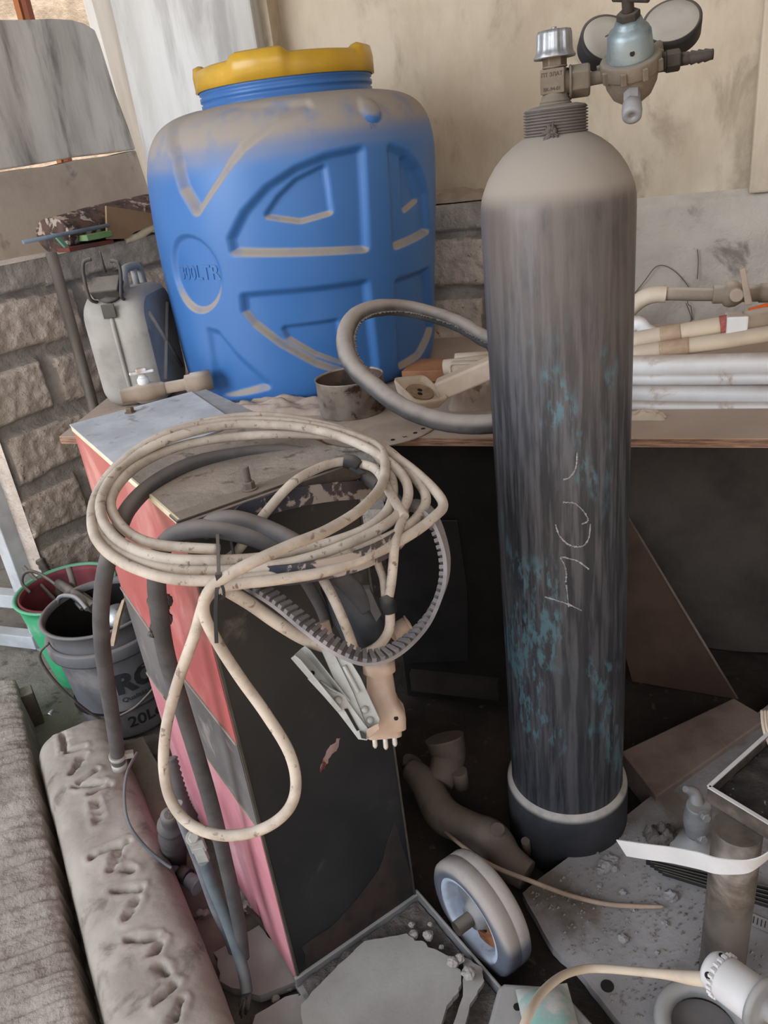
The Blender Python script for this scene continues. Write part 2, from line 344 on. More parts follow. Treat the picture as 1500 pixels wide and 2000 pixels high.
m_plank = mat('dusty_timber', (158, 149, 140), (138, 128, 119), 7, .95, bump=1., bsc=16, bd=.02, stretch=(1, 1, 1))
m_darkwood = mat('dusty_dark_timber', (104, 94, 84), (78, 70, 62), 12, .95, bump=.8, bsc=30, bd=.01, dust=.5)
m_tyre = mat('dusty_wheel_rubber', (88, 92, 104), (72, 76, 86), 10, .85, bump=.2, bsc=70, dust=1., dc=(156, 148, 144), lo=.02, hi=.30)
m_hub = mat('white_blue_hub', (176, 186, 204), (146, 152, 166), 10, .55, bump=.15, bsc=50, c3=(96, 92, 92), sc3=9, th3=.58)
m_rust = mat('rust', (140, 84, 50), (96, 62, 44), 20, .9, bump=.4, bsc=60)
m_slab = mat('dusty_concrete_sheet', (150, 146, 142), (134, 129, 126), 5, .95, bump=.35, bsc=60, bd=.003)
m_dirt = mat('dirt', (116, 108, 104), (92, 86, 82), 30, .98, bump=1., bsc=90, bd=.012)
m_stone = mat('dusty_stone', (160, 154, 150), (128, 120, 114), 20, .95, bump=.5, bsc=60)
m_greymetal = mat('grey_machine_metal', (138, 138, 140), (112, 112, 114), 8, .6, .25, bump=.15, bsc=50, dust=.8, dc=(160, 156, 154), lo=.3)
m_teal = mat('dusty_teal_casting', (150, 160, 156), (122, 158, 150), 14, .7, bump=.2, bsc=60, c3=(170, 166, 162), sc3=20, th3=.5)
m_post = mat('smeared_steel_post', (120, 112, 106), (84, 76, 70), 9, .45, .45, bump=.2, bsc=50, c3=(160, 148, 138), sc3=8, th3=.6, w3=.12)
m_filings = mat('metal_filings', (44, 42, 42), (62, 58, 56), 30, .8, .2, bump=.8, bsc=150, c3=(176, 172, 168), sc3=120, th3=.68, w3=.03, bd=.004)
m_strip = mat('white_strip', (200, 198, 200), (188, 186, 188), 6, .5, bump=.05, dust=.2)
m_sack = mat('crumpled_paper', (170, 154, 142), (150, 134, 122), 12, .9, bump=.5, bsc=40)
m_brick = mat('dusty_brick', (136, 120, 112), (116, 100, 94), 10, .95, bump=.3, bsc=50, c3=(92, 74, 66), sc3=10, th3=.68)
m_plydark = mat('brown_hardboard', (86, 68, 58), (72, 56, 48), 6, .8, bump=.15, bsc=50)
m_frame = mat('grey_painted_steel', (186, 190, 196), (166, 168, 172), 8, .5, bump=.08, dust=.3)
m_manifold = mat('sooty_casting', (104, 92, 84), (80, 70, 64), 10, .85, bump=.3, bsc=50, dust=.4, dc=(126, 114, 106))
m_wire = mat('blue_grey_wire', (98, 106, 112), (82, 90, 96), 14, .6, bump=.1, dust=.3)
m_clearpl = mat('dusty_clear_plastic', (160, 166, 176), (130, 134, 142), 16, .4, bump=.4, bsc=40)
m_greypl = mat('blue_plastic_print', (44, 92, 156), None, rough=.5, bump=0)
m_dark2 = mat('dark_print', (70, 62, 54), None, rough=.8, bump=0)
m_chalk = mat('chalk', (168, 164, 168), (120, 116, 120), 90, .95, bump=0)
# ================================================================== SETTING
def struct(mb, name, m, **k): return tag(mb.build(name, m, **k), kind='structure')
E0 = V((-1.09, 2.18, 0)); DL = V((.58, .81, 0)).normalized(); NL = V((DL.y, -DL.x, 0))   # NL faces the room
WT = 1.2; LLEN = .84
mb = MB()
def fl(u, v):
    x, y = -1.75+u*4.2, .05+v*3.0
    return V((x, y, .006*fbm(V((x*7, y*7, 0)))+.012*fbm(V((x*2, y*2, 3)))-.012))
mb.grid(fl, 150, 110); fo_ = struct(mb, 'floor', m_floor); fo_.data.materials.append(m_soil_shade)
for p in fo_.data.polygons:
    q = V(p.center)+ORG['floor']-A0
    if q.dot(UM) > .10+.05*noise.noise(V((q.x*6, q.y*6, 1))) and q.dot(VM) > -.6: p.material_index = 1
mb = MB()
def gr(u, v):
    x, y = -9+u*14, -4+v*16
    return V((x, y, -.09+.05*fbm(V((x*1.3, y*1.3, 5)))))
mb.grid(gr, 120, 120); struct(mb, 'floor_outside', m_ground)

def wallface(o, du, nn, L, H, nu, nv, hf, thick, caps=True):
    mb = MB(); o = V(o)
    mb.grid(lambda u, v: o+du*(u*L)+UP*(v*H)+nn*hf(u*L, v*H), nu, nv)
    b = [o-nn*thick, o+du*L-nn*thick]
    k = len(mb.v)
    mb.add([o, o+du*L, b[1], b[0]]+[q+UP*H for q in (o, o+du*L, b[1], b[0])], [(1, 2, 6, 5), (2, 3, 7, 6), (3, 0, 4, 7), (4, 5, 6, 7)], False)
    return mb
BH, BL, CAP = .188, .40, .075
def blockh(seed):
    def f(u, z):
        zz = WT-CAP-z
        wob = .018*noise.noise(V((u*4, z*4, seed)))
        if zz+wob < 0: return .006*fbm(V((u*14, z*14, seed)))+.012*fbm(V((u*5, z*5, seed+2)))+.004
        row = int((zz+wob)//BH); off = .17 if row % 2 else .0
        uu = (u+wob*1.2+off+seed*.11) % BL; vv = (zz+wob) % BH
        e = min(uu, BL-uu, vv, BH-vv); jo = .011+.006*noise.noise(V((u*9, z*9, 8)))
        t = max(0, min(1, (e-jo)/.022)); t = t*t*(3-2*t)
        rnd = .012*noise.noise(V((row*3.3, int((u+wob*1.2+off+seed*.11)//BL)*5.7, seed)))
        return -.024+t*(.026+rnd)+.005*fbm(V((u*30, z*30, seed)))*(.4+t)
    return f
def brickmat(o, f, L):
    o.data.materials.append(m_mortar)
    for p in o.data.polygons:
        pass
def build_block(o, du, nn, L, nu, seed, name):
    hf = blockh(seed); mb = wallface(o, du, nn, L, WT, nu, 170, hf, .17)
    # outward faces must look at nn
    ob = struct(mb, name, m_block); ob.data.materials.append(m_mortar)
    me = ob.data; org = ORG[ob.name]
    for p in me.polygons[:nu*170]:
        c = V(p.center)+org-V(o); u, z = c.dot(du), c.z
        if hf(u, z) < -.006 or z > WT-CAP-.01: p.material_index = 1
    return ob
build_block(E0, DL, NL, LLEN, 150, 0, 'wall_left')
cBW = 2.42
pa = E0+DL*LLEN; pb = V((NW*cBW+TW*(-.47))); pb.z = 0
s0 = pa.dot(TW); bo = NW*cBW+TW*s0
endt = PL(940, 372, cBW).dot(TW)
build_block(bo, TW, -NW, endt-s0, 190, 3, 'wall_corner')
# plaster wall behind
CB = 2.6
def bwf(u, z):
    x = u
    d = .006*fbm(V((u*3, z*3, 1)))+.003*fbm(V((u*11, z*8, 4)))
    for (a, b, r) in ((.62, 1.44, .012), (.98, 1.40, .010), (.93, 1.41, .018), (.86, 1.47, .008), (.36, 1.62, .008), (1.35, 1.55, .012), (1.5, 1.48, .016), (1.43, 1.33, .012), (.55, 1.30, .01), (1.26, 1.6, .01)):
        q = (u-1.35-a)**2+(z-b)**2
        if q < (r*2)**2: d -= .014*max(0, 1-math.sqrt(q)/(r*1.6))
    led = 1.15+.008*noise.noise(V((u*6, 0, 2)))
    t = max(0, min(1, (led-z)/.02)); d += .028*t*(1+.5*noise.noise(V((u*9, z*9, 0))))
    return d
wb = wallface(NW*CB-TW*1.35, TW, -NW, 4.2, 3.0, 260, 190, bwf, .2)
ob = struct(wb, 'wall_back', m_plaster); ob.data.materials.append(m_plaster_low)
for p in ob.data.polygons:
    if p.center.z+0 < 1.155: p.material_index = 1
# pilaster strip at the right of the back wall
mb = MB(); q0 = PL(1476, 180, CB); q1 = PL(1466, 372, CB)
mb.box((0, 0, 0), (.5, .05, 1.9), mtx(V((q0.x, q0.y, 0))+TW*.25+UP*2.09-NW*.015, (0, 0, 1), TW)); struct(mb, 'trim_1', m_plaster, bevel=.006)
# cracks in the plaster
for k, path in enumerate(([(1236, 578), (1262, 545), (1280, 522), (1298, 519), (1318, 530), (1333, 545), (1346, 562)], [(1362, 487), (1364, 510), (1362, 545)], [(1340, 592), (1350, 620), (1348, 628)], [(1346, 562), (1343, 592), (1350, 600), (1352, 625)])):
    mb = MB(); mb.tube([PL(x, y, CB-.036) for x, y in path], .0013, 5, sub=4); struct(mb, 'trim_%d' % (k+2), m_crack)
# lower wall that carries the shelf
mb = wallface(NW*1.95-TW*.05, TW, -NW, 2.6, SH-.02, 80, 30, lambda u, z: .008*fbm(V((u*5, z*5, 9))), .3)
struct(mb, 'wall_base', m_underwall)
# pillar
mb = MB(); L0 = PL(213, 0, 2.46); R0 = PL(488, 0, 2.46); wp = (R0-L0).dot(TW); cpt = (L0+R0)/2; cpt.z = 0
mb.box((0, 0, 1.5), (wp, .4, 3.0), mtx(cpt+NW*.2, (0, 0, 1), TW))
struct(mb, 'wall_pillar', m_pillar, bevel=.008)
mb = MB(); R1 = PL(520, 0, 2.52); cpt = (R1+PL(488, 0, 2.52))/2; cpt.z = 0
mb.box((0, 0, 1.5), ((R1-PL(488, 0, 2.52)).length, .2, 3.0), mtx(cpt+NW*.1, (0, 0, 1), TW)); struct(mb, 'wall_recess', m_plaster)
# outer strip beside the pillar and concrete sheets outside
PO = E0-NL*.42
def OL(x, y, k=0.): return onp(x, y, PO-NL*k, NL)
mb = MB(); mb.prism([OL(168, -40, .25), OL(225, -40, .25), OL(330, 400, .25), OL(286, 400, .25)], -NL*.05); struct(mb, 'trim_8', m_pillar)
def slab(px, name, m_=None):
    mb = MB(); mb.prism([OL(x, y) for x, y in px], -NL*.07); return struct(mb, name, m_ or m_concrete, bevel=.006)
slab([(-170, 42), (0, 38), (60, 38), (100, 36), (140, 38), (165, 45), (186, 58), (196, 84), (226, 180), (252, 250), (266, 292), (220, 298), (150, 306), (90, 318), (40, 326), (0, 332), (-170, 358)], 'wall_outer')
slab([(-170, 366), (0, 337), (40, 330), (100, 324), (150, 312), (222, 303), (266, 293), (292, 372), (345, 520), (330, 560), (-170, 640)], 'wall_outer_low', m_outlow)
# bright building across the yard
mb = MB(); mb.box((-4.6, 8.2, 1.4), (9, .2, 6.0)); struct(mb, 'wall_far', m_ground)
mb = MB(); mb.box((.27, 1.35, 2.86), (4.06, 3.6, .08)); struct(mb, 'light_block_roof', m_concrete)  # unseen roof slab, added to keep sky and sun off the interior
mb = MB(); mb.box((2.2, 1.2, 1.45), (.12, 3.4, 2.9)); struct(mb, 'wall_right', m_plaster)
# wooden posts of the scaffold beyond the wall
for x0, x1, xx in ((42, 52, 0), (57, 66, 1)):
    mb = MB(); a, b = D(x0, 45, 4.6), D(x1, 45, 4.6); u = (b-a)
    mb.box((0, 0, .35), (u.length, .08, 2.6), mtx((a+b)/2-UP*1.2, (0, 0, 1), u)); t = mb.build('scaffold_post', mat('scaffold_wood_%d' % xx, (150, 96, 62) if xx == 0 else (110, 62, 46), None, bump=.1))
    tag(t, ('light brown' if xx == 0 else 'dark red-brown')+' timber post beyond the top of the concrete sheet, top left', 'post')

# ================================================================== SHELF
FLp = Z(130, 845, SH); FLp = NW*1.462+TW*FLp.dot(TW); FLp.z = SH
FRp = NW*1.462+TW*1.9; BRp = NW*2.575+TW*1.9; BLp = V((-.70, 2.66, 0))
mb = MB(); mb.prism([V((p.x, p.y, SH-.019)) for p in (FLp, FRp, BRp, BLp)], UP*.019)
sh = mb.build('plywood_shelf', m_ply)
tag(sh, 'dusty plywood shelf board carrying the blue barrel and white pipes', 'shelf')
mb = MB(); mb.prism([V((p.x, p.y, SH-.0175))-NW*.0015 for p in (FLp, FRp)]+[V((p.x, p.y, SH-.0175)) for p in (FRp, FLp)], UP*.015); mb.build('splintered_edge', m_plyedge, sh)
# posts that carry it (one dark board standing beneath)
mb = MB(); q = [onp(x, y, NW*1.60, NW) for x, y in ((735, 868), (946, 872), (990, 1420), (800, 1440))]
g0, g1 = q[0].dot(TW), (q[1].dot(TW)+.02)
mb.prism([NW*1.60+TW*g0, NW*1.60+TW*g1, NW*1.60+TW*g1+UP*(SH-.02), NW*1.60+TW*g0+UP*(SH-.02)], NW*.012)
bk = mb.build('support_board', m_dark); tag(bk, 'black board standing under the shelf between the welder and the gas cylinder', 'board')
zc = onp(880, 1335, NW*1.59, NW).z
mb = MB(); mb.prism([NW*1.598+TW*(g0+.02)+UP*(zc-.03), NW*1.598+TW*(g1-.02)+UP*(zc-.03), NW*1.598+TW*(g1-.02)+UP*(zc+.03), NW*1.598+TW*(g0+.02)+UP*(zc+.03)], -NW*.02)
mb.build('cross_batten', mat('dark_batten', (62, 54, 52), (48, 42, 42), 9, .9), bk)
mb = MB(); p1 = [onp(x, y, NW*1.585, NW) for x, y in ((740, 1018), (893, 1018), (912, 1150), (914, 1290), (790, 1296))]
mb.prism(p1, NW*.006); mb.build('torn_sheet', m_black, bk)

# ================================================================== BARREL
BC = V((-.15, 2.235, SH)); BR = .365
def bend(h): return .045*(max(h, 0)/.78)**1.6
bx = V((BC.y, -BC.x, 0)).normalized()         # to the right as seen from the front
_pk = [V((h, r, 0)) for h, r in ((0, .325), (.012, .345), (.05, .357), (.2, .367), (.4, .377), (.53, .377), (.585, .370), (.625, .356), (.655, .333), (.675, .300), (.686, .260), (.693, .215))]
PROF = [(p.x, p.y) for p in cat(_pk, 8)]
def prad(h):
    for (a, r), (b, s) in zip(PROF, PROF[1:]):
        if h <= b: return r+(s-r)*(h-a)/(b-a)
    return PROF[-1][1]
def hit(x, y, off=0.):
    r = ray(x, y).normalized()
    for i in range(900):
        t = 1.5+i*.0012; p = CAM+r*t; q = p-BC; q = q-bx*bend(q.z)
        rad = math.hypot(q.x, q.y)
        if rad < prad(min(max(q.z, 0), .69)): return math.atan2(q.y, q.x), q.z
    return None
ff = math.atan2(-BC.y, -BC.x)                # angle that faces the camera
def S2(x, y):
    h = hit(x, y)
    if h is None: return None
    a = (h[0]-ff+pi) % (2*pi)-pi
    return (a*BR, h[1])
POLY = [
 ([(458, 488), (454, 468), (480, 418), (524, 370), (580, 334), (640, 310), (704, 296), (713, 482)], .016, .010),
 ([(522, 420), (545, 388), (580, 356), (634, 330), (646, 412), (588, 428)], .011, .006),
 ([(764, 292), (792, 304), (818, 334), (832, 380), (836, 446), (774, 476)], .016, .010),
 ([(796, 312), (812, 340), (824, 386), (800, 406)], .010, .006),
 ([(478, 582), (524, 578), (714, 556), (732, 718), (692, 728), (620, 706), (548, 666), (500, 630), (480, 606)], .016, .010),
 ([(556, 646), (660, 632), (670, 706), (620, 690), (564, 660)], .010, .006),
 ([(778, 552), (836, 530), (844, 638), (820, 690), (784, 712)], .016, .010),
 ([(342, 240), (352, 222), (385, 212), (470, 208), (600, 204), (540, 226), (468, 284), (420, 352), (384, 408), (358, 366), (344, 300)], .018, .012),
 ([(410, 650), (424, 654), (460, 698), (520, 752), (432, 772)], .013, .012),
]
import bisect
polys = []
for px, dep, sm in POLY:
    pp = [S2(*p) for p in px]; pp = [p for p in pp if p]
    polys.append((pp, dep, sm, min(p[0] for p in pp)-.03, max(p[0] for p in pp)+.03, min(p[1] for p in pp)-.03, max(p[1] for p in pp)+.03))
def sdf(p, x, y):
    d = 1e9; ins = False; n = len(p); j = n-1
    for i in range(n):
        ex, ey = p[j][0]-p[i][0], p[j][1]-p[i][1]; wx, wy = x-p[i][0], y-p[i][1]
        t = max(0, min(1, (wx*ex+wy*ey)/(ex*ex+ey*ey+1e-12))); bx_, by_ = wx-ex*t, wy-ey*t
        d = min(d, bx_*bx_+by_*by_)
        if (p[i][1] > y) != (p[j][1] > y) and x < (p[j][0]-p[i][0])*(y-p[i][1])/(p[j][1]-p[i][1])+p[i][0]: ins = not ins
        j = i
    d = math.sqrt(d); return -d if ins else d
cc = S2(376, 536); rr = .088
btn = S2(722, 212)
def relief(s, h):
    d = 0.
    for pp, dep, sm, a, b, c, e in polys:
        if a < s < b and c < h < e:
            q = sdf(pp, s, h)-.006; t = max(0, min(1, .5-q/(2*sm))); d -= dep*t*t*(3-2*t)
    q = math.hypot((s-cc[0]), (h-cc[1])*1.0)-rr
    if q < .03:
        t = max(0, min(1, .5-q/.018)); d -= .013*t*t*(3-2*t)
    if btn:
        q = math.hypot(s-btn[0], h-btn[1])
        if q < .028: d += .010*math.sqrt(max(0, 1-(q/.028)**2))
    return d
def bpt(a, h, extra=0.):
    s = ((a-ff+pi) % (2*pi)-pi)*BR
    r = prad(h)+(relief(s, h) if abs(s) < .62 else 0)+extra
    return BC+V((r*cos(a), r*sin(a), h))+bx*bend(h)
br = thing('water_barrel', 'large dusty blue plastic barrel with yellow lid on the shelf', 'barrel', BC)
NA, NH = 460, 210
hs = [.69*(j/NH) for j in range(NH+1)]
mb = MB(); vs = [bpt(ff-pi+2*pi*i/NA, h) for i in range(NA) for h in hs]
fs = [(i*(NH+1)+j, ((i+1) % NA)*(NH+1)+j, ((i+1) % NA)*(NH+1)+j+1, i*(NH+1)+j+1) for i in range(NA) for j in range(NH)]
mb.add(vs, fs); mb.add([BC, BC+V((0.3, 0, 0))], [])
mb.lathe([(.326, 0), (.01, .002)], mtx(BC), 40, (False, True))
mb.build('barrel_body', m_blue, br)
LT = BC+bx*bend(.71)
mb = MB(); mb.lathe([(.226, .675), (.218, .692), (.218, .70), (.212, .703), (.219, .707), (.219, .716), (.212, .719), (.219, .723), (.219, .732), (.212, .735), (.212, .76)], mtx(LT), 72, (False, False)); mb.build('threaded_neck', m_bluec, br)
mb = MB()
ntk = 8; nn_ = 160; vs = []; prof = [(.221, .729), (.227, .730), (.228, .766), (.224, .775), (.209, .780), (.200, .778), (.186, .765), (.0, .765)]
for i, (r, z) in enumerate(prof):
    for k in range(nn_):
        a = 2*pi*k/nn_; lug = max(0., min(1., (cos(a*4+.9)-.15)*3))
        q = r+(.0 if i in (0, 1, 7) else -.008*(1-lug) if i >= 2 else 0); zz = z+(.012*lug if i in (3, 4, 5) else 0) + (-.006*(1-lug) if i == 2 else 0)
        vs.append(LT+V((q*cos(a), q*sin(a), zz)))
mb.add(vs, [(i*nn_+k, i*nn_+(k+1) % nn_, (i+1)*nn_+(k+1) % nn_, (i+1)*nn_+k) for i in range(len(prof)-1) for k in range(nn_)])
mb.build('screw_lid', m_yellow, br)
def btext(body, px, size, ext):
    s0_, h0_ = S2(*px)
    def f(co):
        s = s0_+co.x; h = h0_+co.y; a = ff+s/BR
        r = prad(h)+relief(s, h); n = V((cos(a), sin(a), 0))
        return BC+n*(r+co.z)+UP*h+bx*bend(h)
    return f
text('300LTR', .048, .0022, btext('', (378, 536), 0, 0), 'embossed_lettering', m_blue, br, bold=.0006)
text('IPY', .014, .0012, btext('', (728, 246), 0, 0), 'embossed_lettering', m_blue, br)
# spigot and valve on the left of the barrel foot
d0 = Z(398, 744, .895); d1 = Z(236, 774, .895)
ax = (d1-d0).normalized(); Ls = (d1-d0).length
mb = MB(); mb.lathe([(.026, -.02), (.026, .030), (.023, .032), (.023, .045), (.017, .047), (.0145, .049), (.0145, Ls*.52)], mtx(d0, ax), 32)
sp = mb.build('outlet_pipe', m_pvcg, br)
mb = MB(); mb.lathe([(.015, Ls*.47), (.018, Ls*.50), (.018, Ls*.56), (.022, Ls*.60), (.024, Ls*.69), (.022, Ls*.80), (.019, Ls*.84), (.019, Ls*.99), (.020, Ls), (.014, Ls), (.013, Ls*.9)], mtx(d0, ax), 36, (False, True))
vh = mb.build('ball_valve', m_pvcg, br)
mb = MB(); vc = d0+ax*Ls*.70
mb.lathe([(.012, .018), (.015, .024), (.015, .034), (.009, .040), (.009, .046)], mtx(vc), 24)
hx = (ax*.55+V((-.1, .85, 0))).normalized()
mb.box((0, 0, .050), (.060, .016, .008), mtx(vc, (0, .05, 1), ax*.9+UP*.25)); mb.box((0, 0, .055), (.026, .018, .010), mtx(vc, (0, .05, 1), ax))
mb.build('valve_handle', m_pvc, vh, bevel=.003)

# ================================================================== JERRYCAN
JX = (Z(372, 765, SH)-Z(232, 790, SH)); JB = Z(232, 790, SH)
jf = V((cos(radians(82)), sin(radians(82)), 0))          # along the can, away from the viewer
jr = V((jf.y, -jf.x, 0))
JO = Z(262, 800, SH)+jf*.01
jc = thing('jerrycan', 'grey dusty metal jerrycan with clamp cap, left of the blue barrel', 'jerrycan', JO)
def jp(a, b, h): return JO+jr*a+jf*b+UP*h
JW, JL, JH = .165, .225, .300
def jsec(a_off):
    pts = []; R = .045
    for (c0, c1, a0) in ((R, R, pi), (JL-R, R, 1.5*pi), (JL-R, JH-R*1.1, 0), (R*1.3, JH-R*1.3, .5*pi)):
        RR = R if (c0, c1) != (R*1.3, JH-R*1.3) else R*1.3
        for k in range(7):
            a = a0+k*pi/12
            if a0 == pi: x, z = R+R*cos(a), R+R*sin(a)
            elif a0 == 1.5*pi: x, z = JL-R+R*cos(a), R+R*sin(a)
            elif a0 == 0: x, z = JL-R+R*cos(a), JH-R+R*sin(a)
            else: x, z = 1.3*R+1.3*R*cos(a), JH-1.3*R+1.3*R*sin(a)
            pts.append((x, z))
    return pts
mb = MB(); sec = jsec(0); vs = []; layers = [(-JW/2, .88), (-JW/2+.010, .955), (-JW/2+.03, 1.0), (-.006, 1.0), (-.003, .985), (.003, .985), (.006, 1.0), (JW/2-.03, 1.0), (JW/2-.010, .955), (JW/2, .88)]
for a, sc in layers:
    for x, z in sec: vs.append(jp(a, JL/2+(x-JL/2)*(sc if sc > .98 else sc), JH/2+(z-JH/2)*sc))
n_ = len(sec)
mb.add(vs, [(i*n_+k, i*n_+(k+1) % n_, (i+1)*n_+(k+1) % n_, (i+1)*n_+k) for i in range(len(layers)-1) for k in range(n_)])
mb.add(vs[:n_], [tuple(reversed(range(n_)))], False); mb.add(vs[-n_:], [tuple(range(n_))], False)
mb.build('can_body', m_can, jc)
mb = MB()
for sgn in (-1, 1):   # stamped X on the sides
    for k in (-1, 1):
        mb = MB(); mb.tube([jp(sgn*(JW/2+.001), JL/2-.07, JH/2-.09*k), jp(sgn*(JW/2+.001), JL/2+.07, JH/2+.09*k)], .006, 8); mb.build('stamped_rib', m_can, jc)
mb = MB(); mb.tube([jp(0, .0, JH*.16), jp(0, -.002, JH*.5), jp(0, .0, JH*.80), jp(0, .02, JH*.93)], .006, 8, sub=5); mb.build('front_seam', m_can, jc)
mb = MB(); mb.tube([jp(.018, .09, JH-.01), jp(.018, .095, JH+.035), jp(.018, .12, JH+.047), jp(.018, .18, JH+.045), jp(.018, .205, JH+.03), jp(.018, .21, JH-.01)], .011, 12, sub=6)
mb.tube([jp(.018, .165, JH+.04), jp(.018, .165, JH-.01)], .009, 10); mb.build('carry_handle', m_can, jc)
cc0 = jp(0, .045, JH-.012); ca = (UP*.75-jf*.66).normalized()
mb = MB(); mb.lathe([(.030, 0), (.030, .018), (.036, .020), (.036, .026), (.026, .03), (.024, .05)], mtx(cc0, ca), 24)
mb.box((0, .0, .04), (.075, .05, .028), mtx(cc0, ca, jr)); cap = mb.build('clamp_cap', m_candark, jc, bevel=.003)
mb = MB()
cu = (ca.cross(jr)).normalized(); cu = cu if cu.z > 0 else -cu
for sgn, L in ((-1, 1.), (1, .9)):
    b0 = cc0+jr*.036*sgn+ca*.01
    mb.tube([b0-cu*.02, b0+ca*.03-cu*.03+jr*.006*sgn, b0+ca*.045*L+jr*.012*sgn+UP*.02, b0+ca*.03*L+UP*.065*L+jr*.008*sgn, b0+ca*.02*L+UP*.078*L-jr*.012*sgn], .0045, 8, sub=5)
mb.tube([cc0+jr*.0+UP*.05+ca*.02, cc0+UP*.095+ca*.03+jr*.003], [.004, .002], 8)
mb.build('lever', m_candark, cap)
mb = MB(); mb.box((0, -.012, 0), (.036, .004, .036), mtx(jp(0, .006, JH-.038), (0, 0, 1), jr)); mb.build('latch_plate', m_candark, jc, bevel=.003)
# dark can behind the jerrycan (against the barrel)

# ================================================================== LEANING PIPE
WP = lambda x, y, k: onp(x, y, E0+NL*k, NL)
a = WP(100, 494, .03); b = WP(186, 806, .10); e = a+(b-a)*(a.z/(a.z-b.z))
mb = MB(); mb.lathe([(.0165, 0), (.0165, (a-e).length), (.013, (a-e).length), (.012, (a-e).length-.02)], mtx(e, a-e), 24)
tag(mb.build('steel_pipe', m_steelpipe), 'dull grey steel pipe leaning on the block wall', 'pipe')

# ================================================================== THINGS ON THE BLOCK WALL TOP
def WTp(x, y, z): return Z(x, y, z)
k0 = 1.205
def TO(x, y, k): return onp(x, y, E0-NL*k, NL)     # plane a little behind the wall front
# carpet roll
a = TO(104, 462, .09); b = TO(352, 398, .09)
mb = MB(); pts = [a+(b-a)*t for t in (0, .03, .2, .4, .6, .8, 1)]
def cp(u, v):
    p = a+(b-a)*u; ang = 2*pi*v; rr_ = .084*(1+.12*noise.noise(V((u*4, ang, 1))))
    return p+UP*(rr_*.66*sin(ang))-NL*(rr_*1.0*cos(ang))
mb.grid(cp, 40, 28)
mb.add([cp(0, i/28) for i in range(28)], [tuple(range(28))], False); mb.add([cp(1, i/28) for i in range(28)], [tuple(reversed(range(28)))], False)
cr = mb.build('rolled_carpet', m_carpet); tag(cr, 'rolled dark red and grey patterned carpet lying on the block wall', 'carpet')
mb = MB(); a1, b1 = TO(99, 456, .03), TO(128, 488, .03); mb.prism([a1, TO(108, 456, .03), TO(133, 484, .03), b1], NL*.01); mb.build('carpet_edge', m_mint, cr)
mb = MB(); mb.cyl(TO(45, 473, -.03), TO(212, 440, -.03), .0058, n=14); tag(mb.build('thin_rod', m_bluerod), 'thin blue-grey metal rod sticking out left over the block wall', 'rod')
mb = MB(); mb.prism([TO(208, 402, -.02), TO(318, 420, -.02), TO(316, 432, -.02), TO(262, 454, -.02), TO(248, 466, -.02), TO(210, 467, -.02)], -NL*.008); tag(mb.build('board_offcut', m_cardbrown), 'brown wedge-shaped board offcut on the block wall beside the carpet', 'board')
mb = MB(); mb.box((0, 0, 0), ((TO(210, 460, .0)-TO(160, 466, .0)).length, .05, .018), mtx((TO(210, 458, .0)+TO(160, 464, .0))/2, (0, 0, 1), TO(210, 458, 0)-TO(160, 464, 0))); tag(mb.build('green_block', m_green2, bevel=.003), 'small bright green strip under the carpet roll', 'strip')
mb = MB(); mb.tube([TO(246, 470, .0), TO(270, 462, .0), TO(298, 444, .0), TO(335, 428, .0)], [.008, .012, .012, .011], 14, sub=5); tag(mb.build('cream_pipe', m_creamwood), 'cream plastic pipe end lying on the block wall next to the barrel', 'pipe')
mb = MB(); mb.box((0, 0, 0), ((TO(210, 470, .0)-TO(124, 490, .0)).length, .06, .012), mtx((TO(210, 470, .02)+TO(124, 490, .02))/2, (0, 0, 1), TO(210, 470, 0)-TO(124, 490, 0))); tag(mb.build('red_batten', mat('red_batten_paint', (118, 62, 54), (92, 66, 58), 12, .9)), 'dull red flat batten lying under the carpet on the block wall', 'batten')
# sack on the corner wall
def sackf(c, ex, ey, hz, seed, amp=.3):
    def f(u, v):
        x, y = (u-.5)*2, (v-.5)*2; h = max(0, 1-abs(x)**2.6)*max(0, 1-abs(y)**2.6)
        k = noise.noise(V((x*2.3, y*2.3, seed)))+.5*noise.noise(V((x*6, y*6, seed)))
        return V(c)+ex*x*(1+.15*k)+ey*y*(1+.1*noise.noise(V((y*3, x*2, seed+4))))+UP*(hz*h**.5*(1+amp*k))
    return f
mb = MB(); c0 = NW*(cBW+.09)+TW*(endt-.12)+UP*(WT+.004); mb.grid(sackf(c0, TW*.13, NW*.075, .03, 5, .5), 30, 22)
sk = mb.build('folded_sack', m_sack); tag(sk, 'flattened grey sack lying on the block wall between barrel and cylinder', 'sack')
# ================================================================== GAS CYLINDER
T = V((.309, 1.198, 0)); ef = V((T.x, T.y, 0)).normalized(); er = V((ef.y, -ef.x, 0))
def tp(a, b, h): return T+er*a+ef*b+UP*h
gc = thing('gas_cylinder', 'tall worn black steel gas cylinder with pressure regulator on top', 'gas cylinder', T)
mb = MB(); mb.lathe([(.10, .03), (.110, .06), (.112, .1), (.112, 1.262), (.1115, 1.278), (.109, 1.292), (.105, 1.303), (.098, 1.318), (.088, 1.333), (.076, 1.346), (.062, 1.357), (.048, 1.365), (.040, 1.369)], mtx(T), 96)
mb.build('cylinder_body', m_tank, gc)
mb = MB(); mb.lathe([(.114, .0), (.123, .004), (.123, .148), (.121, .158), (.116, .164), (.1125, .166)], mtx(T), 96, (False, False)); mb.build('foot_ring', mat('foot_ring_paint', (44, 46, 52), (58, 58, 64), 9, .75, bump=.2, dust=1, dc=(170, 164, 160), lo=.1, hi=.5), gc)
mb = MB(); pr = [(.036, 1.364)]
for k in range(8): z = 1.367+k*.0038; pr += [(.0412, z), (.0447, z+.0012), (.0447, z+.0022), (.0412, z+.0036)]
pr += [(.044, 1.3985), (.041, 1.402), (.03, 1.4045), (.018, 1.405)]
